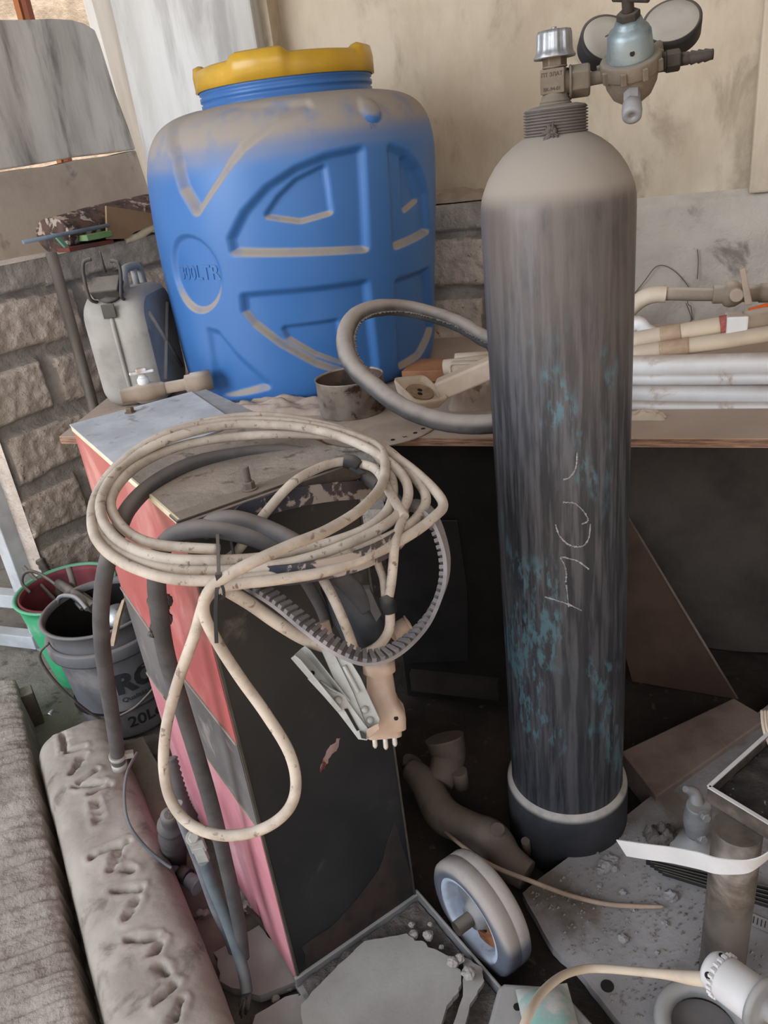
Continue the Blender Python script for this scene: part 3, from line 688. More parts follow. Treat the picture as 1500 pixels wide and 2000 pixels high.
mb.lathe(pr, mtx(T), 72, (False, True)); mb.build('neck_ring', m_ringiron, gc)
mb = MB(); q0_ = tp(-.006, -.047, 1.372)
for k in range(16):
    a = random.uniform(-1, 1); mb.tube([q0_, q0_+er*a*.014+UP*random.uniform(-.014, .014)-ef*.003], [.0028, .0008], 5)
mb.lathe([(.009, -.002), (.006, .002)], mtx(q0_, -ef), 12); mb.build('fibre_tuft', m_dirt, gc)
# dark round mark and chalk writing
def tsurf(px, py, off=.0006):
    r = ray(px, py); o = CAM-V((T.x, T.y, 0)); A = r.x*r.x+r.y*r.y; B = 2*(o.x*r.x+o.y*r.y); C = o.x*o.x+o.y*o.y-(.112+off)**2
    t = (-B-math.sqrt(B*B-4*A*C))/(2*A); return CAM+r*t
strokes = [[(1127, 884), (1126, 905), (1122, 920), (1112, 932), (1100, 937)],
 [(1100, 981), (1118, 982), (1132, 990), (1144, 1005), (1148, 1017), (1136, 1024)],
 [(1085, 1024), (1092, 1045), (1108, 1062), (1126, 1068), (1140, 1065), (1150, 1050), (1153, 1024)],
 [(1150, 1112), (1128, 1096), (1096, 1088), (1102, 1102), (1106, 1120), (1105, 1137)],
 [(1106, 1142), (1108, 1160), (1111, 1186)], [(1064, 1166), (1090, 1173), (1110, 1180), (1136, 1192)]]
for s_ in strokes:
    mb = MB(); pts = cat([tsurf(x, y) for x, y in s_], 8)
    for i in range(len(pts)-1):
        a, b = pts[i], pts[i+1]; jit = V((0, 0, random.uniform(-.0006, .0006)))
        nn = V((a.x-T.x, a.y-T.y, 0)).normalized()
        mb.band([a+jit, b+jit], (b-a).cross(nn), random.uniform(.0010, .0030), .0006)
    mb.build('chalk_stroke', m_chalk, gc)
# valve
val = None
mb = MB(); mb.lathe([(.022, 1.403), (.0225, 1.406), (.0205, 1.4075), (.0215, 1.409), (.0195, 1.411), (.0185, 1.415), (.016, 1.420)], mtx(T), 32)
mb.box((0, 0, 1.4335), (.033, .033, .030), mtx(T, (0, 0, 1), er*.97-ef*.24)); mb.lathe([(.0145, 1.445), (.0140, 1.449), (.0170, 1.450), (.0170, 1.452)], mtx(T), 32)
mb.lathe([(.0150, .0), (.0150, .012)], mtx(tp(.012, 0, 1.430), er), 24)
val = mb.build('valve_body', m_dbrass, gc, bevel=.0015)
mb = MB(); mb.lathe([(.0165, 1.451), (.0165, 1.466)], mtx(T, (0, 0, 1), er), 6, smooth=False); mb.build('gland_nut', m_brass, val, bevel=.001)
def vtext(a, h):
    fx = er*.97-ef*.24; fn = -(ef*.97+er*.24)
    return lambda co: T+fx*(a+co.x)+fn*(.0168+co.z)+UP*(h+co.y)
text('ΠΤ ЗЛАТ', .0068, .0002, vtext(0, 1.4415), 'stamped_marking', m_dark2, val, bold=.0001)
text('BK-94-01', .0062, .0002, vtext(.0, 1.424), 'stamped_marking', m_dark2, val, bold=.0001)
mb = MB(); vs = []; n_ = 96; prof = [(.017, 1.466), (.0275, 1.461), (.0283, 1.4635), (.0252, 1.468), (.0242, 1.474), (.0236, 1.490), (.0222, 1.494), (.010, 1.495), (.008, 1.4955)]
for i, (r, z) in enumerate(prof):
    for k in range(n_):
        a = 2*pi*k/n_; q = r
        if 3 <= i <= 6: q *= 1-.085*(.5+.5*math.tanh(4*cos(a*9)))
        vs.append(T+V((q*cos(a), q*sin(a), z)))
mb.add(vs, [(i*n_+k, i*n_+(k+1) % n_, (i+1)*n_+(k+1) % n_, (i+1)*n_+k) for i in range(len(prof)-1) for k in range(n_)]); mb.add(vs[-n_:], [tuple(range(n_))], False)
mb.lathe([(.0035, 1.495), (.0035, 1.498)], mtx(T), 10)
mb.build('handwheel', m_alu, gc)
# regulator
RG = tp(.100, -.004, 1.432); bxis = (UP*.90-ef*.42-er*.10).normalized()
mb = MB(); mb.lathe([(.0205, 0), (.0220, .002), (.0205, .004)], mtx(tp(.019, 0, 1.430), er), 32)
mb.lathe([(.0208, .003), (.0208, .025), (.019, .028)], mtx(tp(.019, 0, 1.430), er, UP), 6, smooth=False)
mb.build('union_nut', m_dbrass, gc, bevel=.0015)
rg = None
mb = MB(); mb.cyl(tp(.040, 0, 1.430), RG+er*-.02, .0085)
mb.lathe([(.004, -.040), (.016, -.037), (.026, -.029), (.033, -.015), (.0350, -.005), (.0355, 0), (.0385, .001), (.0395, .003), (.0395, .017), (.0375, .020), (.030, .0205)], mtx(RG, bxis), 64)
for k in range(9):
    a = 2*pi*k/9; M = mtx(RG, bxis); mb.box((.0400*cos(a), .0400*sin(a), .008), (.007, .007, .015), M)
rg = mb.build('regulator_body', m_dbrass, gc, bevel=.001)
mb = MB(); mb.lathe([(.0305, .018), (.0308, .022), (.0290, .036), (.0278, .048), (.0245, .054), (.0200, .057), (.0180, .061), (.0165, .065), (.012, .066)], mtx(RG, bxis), 64); mb.build('bonnet', m_bluealu, rg)
mb = MB(); bh = RG+bxis*.034+(-ef-bxis*(-ef).dot(bxis)).normalized()*.0288; mb.lathe([(.0032, 0), (.0032, .0012)], mtx(bh, -ef), 16); mb.build('vent_hole', m_dark, rg)
mb = MB(); mb.lathe([(.0150, .064), (.0150, .073), (.014, .074)], mtx(RG, bxis, er), 6, smooth=False); mb.lathe([(.0075, .072), (.0075, .105)], mtx(RG, bxis), 20)
for tb in (RG+bxis*.094,): mb.cyl(tb-er*.016+ef*.012, tb+er*.024-ef*.018-UP*.010, .0048, n=14)
mb.build('adjusting_screw', m_iron, rg, bevel=.0008)
def gauge(px, py, d, nrm, needle):
    c = D(px, py, d); nrm = nrm.normalized(); M = mtx(c-nrm*.026, nrm) @ Matrix.Diagonal((1.16, 1.16, 1, 1))
    mb = MB(); mb.lathe([(.030, 0), (.0335, .003), (.0345, .022), (.0345, .027), (.0315, .0275)], M, 56); g = mb.build('gauge_case', m_black, rg)
    mb = MB(); mb.lathe([(.0312, .0272), (.0305, .0282), (.02, .0288)], M, 48); mb.build('gauge_face', m_gface, rg)
    if needle:
        mb = MB(); x, y, z = frame(nrm); mb.band([c+nrm*.0032-er*.018-UP*.004, c+nrm*.0032+er*.014+UP*.009], nrm.cross(er), .0016, .0006); mb.build('gauge_needle', m_black, rg)
    mb = MB(); mb.cyl(c-nrm*.024, RG+(c-RG)*.22, .007); mb.build('gauge_stem', m_dbrass, rg)
gauge(1312, 42, 1.075, -ef*.72+UP*.68-er*.12, False)
gauge(1188, 76, 1.10, -ef*.74+UP*.56+er*.24, True)
bp0 = RG+er*.034+UP*.006; ba = (er+UP*.02).normalized()
mb = MB(); mb.lathe([(.0115, 0), (.0115, .008), (.0125, .0095)], mtx(bp0, ba), 24); mb.lathe([(.0120, .0095), (.0135, .011), (.0135, .026), (.012, .028)], mtx(bp0, ba, UP), 6, smooth=False)
mb.lathe([(.0080, .028), (.0080, .038), (.0070, .040), (.0088, .042), (.0070, .049), (.0086, .051), (.0068, .057), (.0082, .059), (.0064, .066), (.0064, .069), (.004, .069), (.0035, .060)], mtx(bp0, ba), 24); mb.build('hose_barb', m_iron, rg)
ra = (-UP*.62-ef*.78-er*.05).normalized(); r0 = RG-UP*.026-ef*.022
mb = MB(); mb.lathe([(.011, 0), (.011, .018)], mtx(r0, ra), 6, smooth=False); mb.lathe([(.008, .018), (.008, .021), (.0125, .023), (.0132, .034), (.0125, .044), (.009, .045), (.0035, .0445), (.0035, .042)], mtx(r0, ra), 28); mb.build('relief_valve', m_greymetal, rg)

# ================================================================== SMALL THINGS ON THE SHELF
pc = Z(692, 818, SH); pc = V((pc.x, pc.y, SH+.006))+V((0, .045, 0))
mb = MB(); mb.lathe([(.002, .002), (.076, .0), (.079, .003), (.079, .082), (.081, .084), (.079, .085), (.0775, .083), (.0765, .006), (.002, .005)], mtx(pc), 72, (True, False))
pot = mb.build('tin_pot', m_pot); tag(pot, 'scorched round tin pot standing on the perforated disc', 'pot')
mb = MB(); mb.lathe([(.0768, .081), (.0755, .007), (.002, .006)], mtx(pc), 64, (False, False)); mb.build('rusty_inside', m_potin, pot)
# holed disc
dc_ = V((.012, 1.634, SH+.001)); dR = .135
mb = MB(); mb.lathe([(dR, 0), (dR, .003), (dR-.002, .004), (dR*.72, .004), (dR*.70, .006), (.001, .006)], mtx(dc_), 96)
ds = mb.build('perforated_disc', m_disc); tag(ds, 'thin round disc with small slots lying under the tin pot', 'disc')
mb = MB()
for k in range(26):
    a = 2*pi*k/26+.1; c = dc_+V((cos(a), sin(a), 0))*dR*.86+UP*.0042
    if k % 3 == 0: mb.box((0, 0, 0), (.014, .0015, .0006), mtx(c, (0, 0, 1), V((cos(a+.5), sin(a+.5), 0)))); mb.box((0, 0, 0), (.010, .0015, .0006), mtx(c, (0, 0, 1), V((cos(a+2), sin(a+2), 0))))
    else: mb.lathe([(.0048, 0), (.0048, .0006)], mtx(c), 10)
mb.build('slot', m_dark, ds)
# split rubber hose hoop
hp = [(952, 664, 1.72), (900, 634, 1.74), (850, 616, 1.75), (790, 602, 1.74), (735, 602, 1.70), (694, 618, 1.66), (675, 650, 1.62), (677, 690, 1.585), (697, 725, 1.56), (735, 758, 1.535), (778, 790, 1.50), (825, 812, 1.475), (880, 826, 1.45), (930, 829, 1.43), (975, 826, 1.42), (1050, 815, 1.45), (1110, 780, 1.52), (1120, 730, 1.60), (1060, 695, 1.68), (1000, 680, 1.71)]
mb = MB(); pts = cat([D(*p) for p in hp], 10, True); cen = sum(pts, V())/len(pts)
rr_ = [.0185*(1+.05*noise.noise(V((i*.3, 0, 0)))) for i in range(len(pts))]
mb.tube(pts, rr_, 16, closed=True)
hl = mb.build('rubber_hoop', m_rubber); tag(hl, 'big split black rubber hose hoop, dusty, standing behind the tin pot', 'hose')
mb = MB(); rs = random.Random(3)
for i in range(0, len(pts)):
    if 100 < i < 150: continue
    p, q = pts[i], pts[(i+1) % len(pts)]; inn = (cen-p); t = (q-p).normalized(); inn = (inn-t*inn.dot(t)).normalized()
    dn = (UP*-1-t*(-t.z)).normalized()
    dirn = dn if p.z < cen.z else inn
    for k in range(2):
        s = rs.uniform(.004, .009); c = p+(q-p)*rs.random()+dirn*.0165
        mb.prism([c-t*s, c+t*s, c+t*s*.3+dirn*rs.uniform(.004, .009)], t.cross(dirn)*.002)
mb.build('ragged_lip', m_rubber, hl)
# moulded tool with round recess
a = V(); th = thing('plastic_tool_head', 'dusty white moulded tool head with square frame and long arm on the shelf', 'tool', Z(815, 795, SH))
fc = D(822, 758, 1.64); fx = (D(858, 792, 1.60)-D(792, 728, 1.69)).normalized(); fy0 = (D(858, 735, 1.70)-D(800, 775, 1.60)).normalized(); fn = fx.cross(fy0).normalized()
if fn.dot(CAM-fc) < 0: fn = -fn
fy = fn.cross(fx).normalized()
def rrect(hx, hy, r, n=6):
    o = []
    for sx, sy, a0 in ((1, 1, 0), (-1, 1, .5*pi), (-1, -1, pi), (1, -1, 1.5*pi)):
        for k in range(n+1):
            a = a0+k*pi/2/n; o.append((sx*(hx-r)+r*cos(a), sy*(hy-r)+r*sin(a)))
    return o
def rim(o, x, y, n, lay, m_, name, par):
    mb = MB(); vs = []
    for hx, hy, r, z in lay:
        for a_, b_ in rrect(hx, hy, r): vs.append(o+x*a_+y*b_+n*z)
    k = len(rrect(1, 1, .1)); L_ = len(lay)
    mb.add(vs, [(i*k+j, i*k+(j+1) % k, (i+1)*k+(j+1) % k, (i+1)*k+j) for i in range(L_-1) for j in range(k)]); mb.add(vs[-k:], [tuple(range(k))], False); mb.add(vs[:k], [tuple(reversed(range(k)))], False)
    return mb.build(name, m_, par)
rim(fc, fx, fy, fn, [(.044, .034, .012, -.025), (.052, .042, .014, -.005), (.052, .042, .014, .0), (.049, .039, .012, .001), (.046, .036, .011, -.006), (.043, .033, .011, -.011)], m_bone, 'square_frame', th)
mb = MB(); mb.lathe([(.031, -.0108), (.0285, -.0060), (.0265, -.0062), (.024, -.0098), (.010, -.0096), (.001, -.0095)], mtx(fc, fn), 40); mb.build('round_recess', m_tan, th)
mb = MB()
for k in (-1, 1): mb.lathe([(.0055, -.0105), (.0055, -.0085)], mtx(fc+fx*.007*k-fy*.004*k, fn), 14)
mb.build('hole', m_dark, th)
aa = D(852, 752, 1.655); ab = D(985, 695, 1.60); ad = (ab-aa).normalized()
mb = MB(); up_ = (UP-ad*ad.z).normalized()
mb.box((0, 0, (ab-aa).length/2), (.042, .046, (ab-aa).length), mtx(aa-up_*.012, ad, up_)); mb.build('arm', m_bone, th, bevel=.006, bseg=3)
# other dusty parts behind it
mb = MB(); mb.cyl(D(868, 718, 1.85), D(985, 704, 1.80), .019, n=20); mb.cyl(D(890, 706, 1.87), D(985, 700, 1.84), .020, n=20); tag(mb.build('plastic_casing', m_bone), 'dusty pale rounded plastic casing lying behind the tool arm', 'casing')
rim(D(905, 728, 1.79), TW, UP, -NW, [(.034, .024, .008, -.02), (.034, .024, .008, 0), (.030, .020, .007, .001), (.028, .018, .006, -.003)], m_bone, 'bracket_plate', None)
tag(bpy.data.objects['bracket_plate'], 'small pale square bracket plate behind the tool arm', 'bracket')
mb = MB(); q = Z(860, 745, SH); mb.box((0, 0, .018), (.16, .12, .03), mtx(V((q.x, q.y+.05, SH)), (0, 0, 1), TW)); tag(mb.build('brown_block', mat('brown_wood', (164, 116, 86), (142, 98, 74), 9, .8, bump=.1), bevel=.002), 'brown wooden block on the shelf right of the barrel', 'block')
mb = MB(); mb.grid(sackf(V((.24, 1.70, SH)), TW*.055, NW*.045, .045, 9, .7), 24, 20); tag(mb.build('crumpled_paper', m_sack), 'crumpled pale paper lump beside the cylinder on the shelf', 'paper')
q = Z(560, 806, SH); mb = MB(); mb.grid(sackf(V((q.x, q.y+.03, SH)), TW*.16, NW*.05, .02, 2, 1.), 40, 20); tag(mb.build('torn_paper', m_sack), 'flat torn paper scrap on the shelf at the foot of the barrel', 'paper')
q = Z(1262, 816, SH); mb = MB(); mb.grid(sackf(V((q.x, q.y, SH)), TW*.035, NW*.016, .016, 6, .5), 20, 14); tag(mb.build('paper_tube', m_pvcd), 'small pale wrapped scrap on the shelf edge under the white pipes', 'scrap')
gs = MB(); gs.prism([V((p.x, p.y, SH+.001)) for p in (Z(348, 782, SH), Z(410, 768, SH), Z(515, 812, SH), Z(440, 842, SH))], UP*.002); tag(gs.build('grey_metal_sheet', m_gsheet), 'thin grey metal sheet on the shelf in front of the barrel', 'sheet')

# ================================================================== WHITE PIPES ON THE SHELF
pg = 'white plastic pipes stacked on the shelf'
def wpipe(pts, r, m_, label, name='plastic_pipe', grp=None, **k):
    mb = MB(); mb.tube(pts, r, 20, sub=6, **k); o = mb.build(name, m_); tag(o, label, 'pipe', grp); return o
def P3(l): return [D(*p) for p in l]
dR_ = 1.62
wpipe([PL(1180, 795, 1.64), PL(1240, 793, 1.64), PL(1320, 795, 1.64), PL(1500, 796, 1.64), PL(1900, 798, 1.64)], .0115, m_pvc, 'thinnest white pipe, lowest in the pile on the shelf', grp=pg)
wpipe([PL(1180, 768, 1.665), PL(1300, 769, 1.665), PL(1500, 772, 1.665), PL(1900, 776, 1.665)], .0225, m_pvc, 'white plastic pipe second from the bottom of the pile', grp=pg)
wpipe([PL(1180, 740, 1.66), PL(1300, 740, 1.66), PL(1500, 738, 1.66), PL(1900, 732, 1.66)], .0135, m_pvc, 'slim white pipe between two thick pipes, tan at its left end', grp=pg)
wpipe([PL(1170, 716, 1.67), PL(1300, 714, 1.67), PL(1500, 710, 1.67), PL(1900, 702, 1.67)], .0225, m_pvc, 'thick white pipe in the middle of the pile', grp=pg)
w1 = wpipe([PL(1170, 700, 1.69), PL(1300, 682, 1.69), PL(1400, 668, 1.69), PL(1500, 652, 1.69), PL(1800, 610, 1.69)], .0165, m_pvcd, 'cream pipe with tan tape wrap, second from the top', grp=pg)
w2 = wpipe([PL(1170, 676, 1.71), PL(1300, 654, 1.71), PL(1400, 637, 1.71), PL(1500, 620, 1.71), PL(1800, 570, 1.71)], .0180, m_pvcd, 'cream pipe with red peeling tape, uppermost of the straight pipes', grp=pg)
def wrap(par, c, a_, b_, cpl, r, m_, name='tape_wrap'):
    mb = MB(); p, q = PL(*a_, cpl), PL(*b_, cpl); n_ = 12; pts = [p+(q-p)*i/n_ for i in range(n_+1)]
    mb.tube(pts, [r*(1+.05*noise.noise(V((i*1.7, c, 0)))) for i in range(n_+1)], 20); mb.build(name, m_, par)
wrap(w1, 1, (1288, 684), (1345, 676), 1.69, .0182, m_tape); wrap(w2, 2, (1290, 656), (1330, 649), 1.71, .0192, m_tape)
wrap(w2, 3, (1406, 637), (1428, 633), 1.71, .0205, m_redtape, 'red_tape')
mb = MB(); mb.box((0, 0, 0), (.040, .05, .040), mtx(PL(1438, 632, 1.71), (0, 0, 1), TW)); mb.build('square_coupling', m_pvc, w2, bevel=.004)
wrap(w2, 4, (1452, 629), (1600, 603), 1.71, .0215, m_pvcg, 'sleeve')
mb = MB(); mb.tube([PL(1462, 608, 1.73), PL(1500, 597, 1.73), PL(1560, 580, 1.73)], .006, 12, sub=4); tag(mb.build('orange_tube', m_orange), 'orange plastic tube at the right edge above the white pipes', 'tube')
# elbow pipe with ball valve
vp = thing('valve_pipe', 'dusty grey plastic pipe with elbow and lever valve above the pile', 'pipe', PL(1300, 600, 1.86))
cv = 1.86
def Q(x, y): return PL(x, y, cv)
mb = MB(); mb.tube([Q(1195, 622), Q(1238, 600), Q(1262, 580), Q(1300, 574), Q(1390, 575), Q(1500, 572), Q(1600, 570)], .0145, 20, sub=8); mb.build('pipe', m_pvcg, vp)
mb = MB(); mb.tube([Q(1230, 604), Q(1244, 591), Q(1262, 580), Q(1282, 575), Q(1301, 575)], .0185, 20, sub=8); mb.build('elbow', m_pvcd, vp)
vx = (Q(1500, 572)-Q(1400, 575)).normalized(); v0 = Q(1392, 575); sc = (Q(1500, 572)-Q(1400, 575)).length/100
mb = MB(); mb.lathe([(.019, 0), (.020, 3*sc), (.020, 20*sc), (.026, 24*sc), (.029, 34*sc), (.027, 46*sc), (.021, 56*sc), (.018, 60*sc), (.018, 90*sc), (.0205, 92*sc), (.0205, 130*sc)], mtx(v0, vx), 32); vb = mb.build('ball_valve', m_pvcg, vp)
mb = MB(); hc = Q(1436, 570)-NW*.03; mb.cyl(hc+NW*.02, hc-NW*.012, .014); hd = (Q(1450, 520)-Q(1458, 585)).normalized()
mb.prism([Q(1441, 520)-NW*.046, Q(1452, 516)-NW*.046, Q(1466, 586)-NW*.046, Q(1452, 588)-NW*.046], NW*.012); mb.build('lever', m_bone, vb, bevel=.002)
mb = MB(); mb.tube([PL(1228, 640, 1.74), PL(1245, 632, 1.74), PL(1262, 645, 1.74), PL(1285, 655, 1.74)], [.016, .017, .015, .015], 18, sub=5); tag(mb.build('elbow_fitting', m_pvc), 'small white elbow fitting beside the cylinder, above the pile', 'fitting')
# ================================================================== WELDING MACHINE
wm = thing('welding_machine', 'tall welding machine with black front and red side with grey diagonal stripe', 'welding machine', A0)
def m(a, b, h): return A0+UM*a+VM*b+UP*h
MM = Matrix(((UM.x, VM.x, 0, A0.x), (UM.y, VM.y, 0, A0.y), (0, 0, 1, 0), (0, 0, 0, 1)))
mb = MB(); mb.box((WM/2+.003, LM/2, .03+(HM-.04)/2), (WM-.008, LM-.012, HM-.04), MM); mb.build('inner_case', m_bpanel, wm)
def side(px, name, m_, th_=.003, lab=None):
    mb = MB(); mb.prism([SP(x, y, 0) for x, y in px], UM*th_); o = mb.build(name, m_, wm)
    if lab: o['label'] = lab
    return o
def snap(x, y, b=None, h=None):          # a point of the side face, optionally forced onto its edge
    p = SP(x, y, 0)-A0; bb = p.dot(VM) if b is None else b; hh = p.z if h is None else h; return m(0, bb, hh)
def sidep(pts, name, m_, lab, th_=.003, raise_=0):
    mb = MB(); mb.prism([p-UM*raise_ for p in pts], UM*th_); o = mb.build(name, m_, wm); o['label'] = lab; return o
u0, u1 = snap(245, 1158, b=LM), snap(462, 1453, b=0); l0, l1 = snap(295, 1325, b=LM), snap(504, 1617, b=0)
um = snap(345, 1305); lm_ = snap(372, 1432)
sidep([m(0, LM, HM-.004), m(0, 0, HM-.004), u1, um, u0], 'upper_side_panel', m_red, 'dusty red side panel')
sidep([u0, um, u1, l1, lm_, l0], 'diagonal_stripe', m_stripe, 'grey diagonal stripe')
sidep([l0, lm_, l1, m(0, 0, .03), m(0, LM, .03)], 'lower_side_panel', m_pink, 'pinkish dusty red lower side panel')
def strip(a, b, name, m_, wdt=.004):
    mb = MB(); mb.band([a-UM*.001, b-UM*.001], (b-a).cross(UM), wdt, .003); return mb.build(name, m_, wm)
for a, b in ((u0, um), (um, u1), (l0, lm_), (lm_, l1)): strip(a, b, 'stripe_edge', m_dsheet, .005)
mb = MB(); mb.band([m(-.0008, .0, HM-.004), m(-.0008, LM, HM-.004)], UP, .010, .003); mb.build('folded_top_edge', m_creamwood, wm)
# front
mb = MB(); mb.prism([m(.004, 0, .03), m(WM, 0, .03), m(WM, 0, HM-.03), m(.004, 0, HM-.03)], -VM*.003); fpn = mb.build('front_panel', m_bpanel, wm)
mb = MB(); mb.prism([m(WM-.001, 0, .03), m(WM-.001, LM, .03), m(WM-.001, LM, HM-.02), m(WM-.001, 0, HM-.02)], UM*.003); mb.build('right_side_panel', m_bpanel, wm)
mb = MB(); mb.box((.003, -.004, HM/2), (.004, .004, HM-.06), MM); mb.box((WM-.002, -.004, HM/2), (.003, .003, HM-.06), MM); mb.build('front_corner_trim', m_candark, wm)
mb = MB(); mb.box((WM/2, -.003, HM-.016), (WM+.01, .012, .026), MM); mb.box((WM/2, .012, HM-.001), (WM+.01, .030, .004), MM); mb.build('top_angle_iron', m_angle, wm, bevel=.0015)
mb = MB(); mb.box((WM/2+.001, .15, HM-.001), (WM+.006, .29, .003), MM); tp0 = mb.build('dusty_top_plate', m_dsheet, wm); tp0['label'] = 'front top plate thick with brown dust'
mb = MB(); mb.box((WM/2+.001, .43, HM-.0015), (WM+.006, .30, .003), MM); tp2 = mb.build('grey_top_plate', m_gsheet, wm); tp2['label'] = 'grey strip of top plate beside the white sheet'
mb = MB(); mb.prism([m(-.003, .26, HM+.001), m(WM*.82, .30, HM+.001), m(WM*.90, LM+.004, HM+.001), m(-.003, LM+.004, HM+.001)], UP*.0025); tp1 = mb.build('white_top_plate', m_zinc, wm); tp1['label'] = 'pale bluish-white rear top plate'
b0 = Z(255, 806, HM+.003); mb = bolt(b0, UP, .008, .011); mb.build('hex_bolt', m_brass, wm)
b0 = Z(341, 843, HM+.003); mb = bolt(b0, UP, .0035, .004); mb.build('screw_head', m_angle, wm)
b0 = Z(488, 955, HM+.001); mb = bolt(b0, UP, .0085, .012, shank=.022); mb.build('stud_bolt', m_angle, wm)
# scuff marks and rust on the front panel
def frontpatch(px, name, m_, seed, par):
    pts = []
    for i in range(len(px)):
        a, b = px[i], px[(i+1) % len(px)]
        for k in range(4):
            t = k/4; j = noise.noise(V((a[0]*.13+k, a[1]*.11, seed)))*5; pts.append((a[0]+(b[0]-a[0])*t+j, a[1]+(b[1]-a[1])*t+j*.6))
    mb = MB(); mb.prism([FP(x, y, .0034) for x, y in pts], -VM*.0005); mb.build(name, m_, par)
frontpatch([(650, 1450), (664, 1442), (660, 1462), (646, 1478), (632, 1500), (624, 1506), (632, 1482), (640, 1462)], 'paint_scuff', mat('scuff', (128, 104, 104), (150, 126, 124), 60, .8), 1, fpn)
frontpatch([(630, 1484), (636, 1490), (628, 1508), (622, 1506)], 'red_scuff', mat('red_scuff', (128, 46, 34)), 2, fpn)
m_rdust = mat('brown_grime', (58, 46, 42), (40, 36, 36), 16, .85)
frontpatch([(590, 1850), (660, 1800), (740, 1700), (770, 1600), (800, 1700), (812, 1752), (700, 1836), (604, 1905)], 'grime_patch', m_rdust, 3, fpn)
# tray at the foot of the machine
mb = MB(); mb.box((WM/2, -.26, .024), (WM+.012, .52, .012), MM); mb.box((WM+.004, -.26, .042), (.006, .52, .03), MM); mb.box((WM/2, -.006, .040), (WM+.01, .008, .024), MM); tr = mb.build('foot_tray', m_greymetal, wm, bevel=.002); tr['label'] = 'grey foot tray full of dust'
mb = MB(); mb.grid(lambda u, v: m(.004+u*(WM-.006), -.012-v*.5, .036+.006*fbm(V((u*9, v*14, 2)))+.008*max(0, .25-v)*2), 60, 90, flip=True); tag(mb.build('tray_dirt', m_dirt), 'layer of grey dirt lying in the foot tray of the welder', 'dirt', kind='stuff')
def flatslab(px, z, t, name, m_, lab, seed=0, catg='slab', grp=None, jag=4):
    pts = []
    for i in range(len(px)):
        a, b = px[i], px[(i+1) % len(px)]
        for k in range(5):
            tt = k/5; j = noise.noise(V((a[0]*.17+k*1.3, a[1]*.13, seed)))*jag; pts.append((a[0]+(b[0]-a[0])*tt+j, a[1]+(b[1]-a[1])*tt-j*.5))
    mb = MB(); mb.prism([Z(x, y, z) for x, y in pts], -UP*t); o = mb.build(name, m_); tag(o, lab, catg, grp); return o
flatslab([(588, 1962), (650, 1895), (712, 1838), (792, 1824), (830, 1842), (880, 1872), (902, 1900), (898, 1935), (870, 1965), (850, 2060), (590, 2060)], .062, .012, 'dusty_sheet_piece', m_slab, 'large broken flat sheet covered with grey dust in the foot tray', 1, jag=7)
flatslab([(905, 1868), (940, 1888), (946, 1915), (920, 1960), (895, 2050), (868, 2050), (905, 1945)], .060, .010, 'dusty_sheet_piece', m_slab, 'narrow broken sheet strip at the right edge of the foot tray', 2)
rs = random.Random(5)
PB = ['left one of the two pebbles at the top of the foot tray', 'right one of the two pebbles at the top of the foot tray', 'tiny pebble nearest the back corner of the foot tray', 'tiny pebble above the broken sheet edge in the tray', 'chip of grey debris on the corner of the large broken sheet', 'small square chip between the two broken sheets', 'largest whitish pebble at the right edge of the foot tray', 'tiny pebble against the right rim of the foot tray']
for k, (x, y, r, z) in enumerate([(808, 1826, .010, .05), (836, 1827, .010, .05), (804, 1806, .006, .045), (862, 1850, .005, .045), (885, 1880, .011, .068), (898, 1872, .009, .068), (916, 1902, .013, .072), (840, 1805, .005, .045)]):
    tag(rock(Z(x, y, z+.004), r, k).build('pebble', m_stone), PB[k], 'stone', 'pebbles in the foot tray')
# ================================================================== HOOP AND COIL
def C(x, y, k=0.): return D(x, y, 1/(.847+(y-818)*.000722)-k)
hz = .935
ring = [FP(x, y, .015) for x, y in ((462, 1016), (520, 988), (600, 968), (680, 958), (745, 960))]+[Z(x, y, .925) for x, y in ((792, 1000), (784, 1048), (712, 1090), (610, 1116), (520, 1124), (462, 1104))]
mb = MB(); mb.band(ring, UP, .028, .003, True, 8); hb = mb.build('paint_chipped_hoop', m_chip); tag(hb, 'flat metal hoop with chipped blue-black paint on the welder front', 'hoop')
loops = [
 (428, 1073), (300, 1062), (238, 1028), (217, 975), (262, 915), (350, 872), (470, 852), (610, 848), (700, 862), (750, 905), (768, 950), (755, 1000), (700, 1040), (600, 1072), (520, 1088),
 (428, 1094), (310, 1088), (225, 1050), (196, 985), (235, 915), (320, 862), (430, 832), (540, 830), (640, 845), (735, 885), (790, 935), (792, 985), (745, 1030), (640, 1078), (540, 1104),
 (428, 1114), (310, 1108), (215, 1066), (186, 1000), (215, 925), (300, 860), (400, 825), (520, 813), (650, 835), (750, 875), (803, 925), (832, 975), (800, 1025), (720, 1066), (600, 1106), (520, 1125),
 (428, 1134), (320, 1128), (225, 1090), (182, 1035), (192, 960), (255, 890), (350, 840), (470, 822), (590, 828), (700, 855), (790, 905), (862, 975), (845, 1012), (770, 1062), (650, 1112), (540, 1132), (470, 1140), (425, 1150)]
kk = []
for i, (x, y) in enumerate(loops):
    seg = 0 if i < 15 else 1 if i < 30 else 2 if i < 46 else 3
    kk.append((.0, .010, -.002, .004)[seg] + (.012 if (y < 900) else 0)*(1 if seg % 2 else -.5))
path = [C(x, y, k) for (x, y), k in zip(loops, kk)]
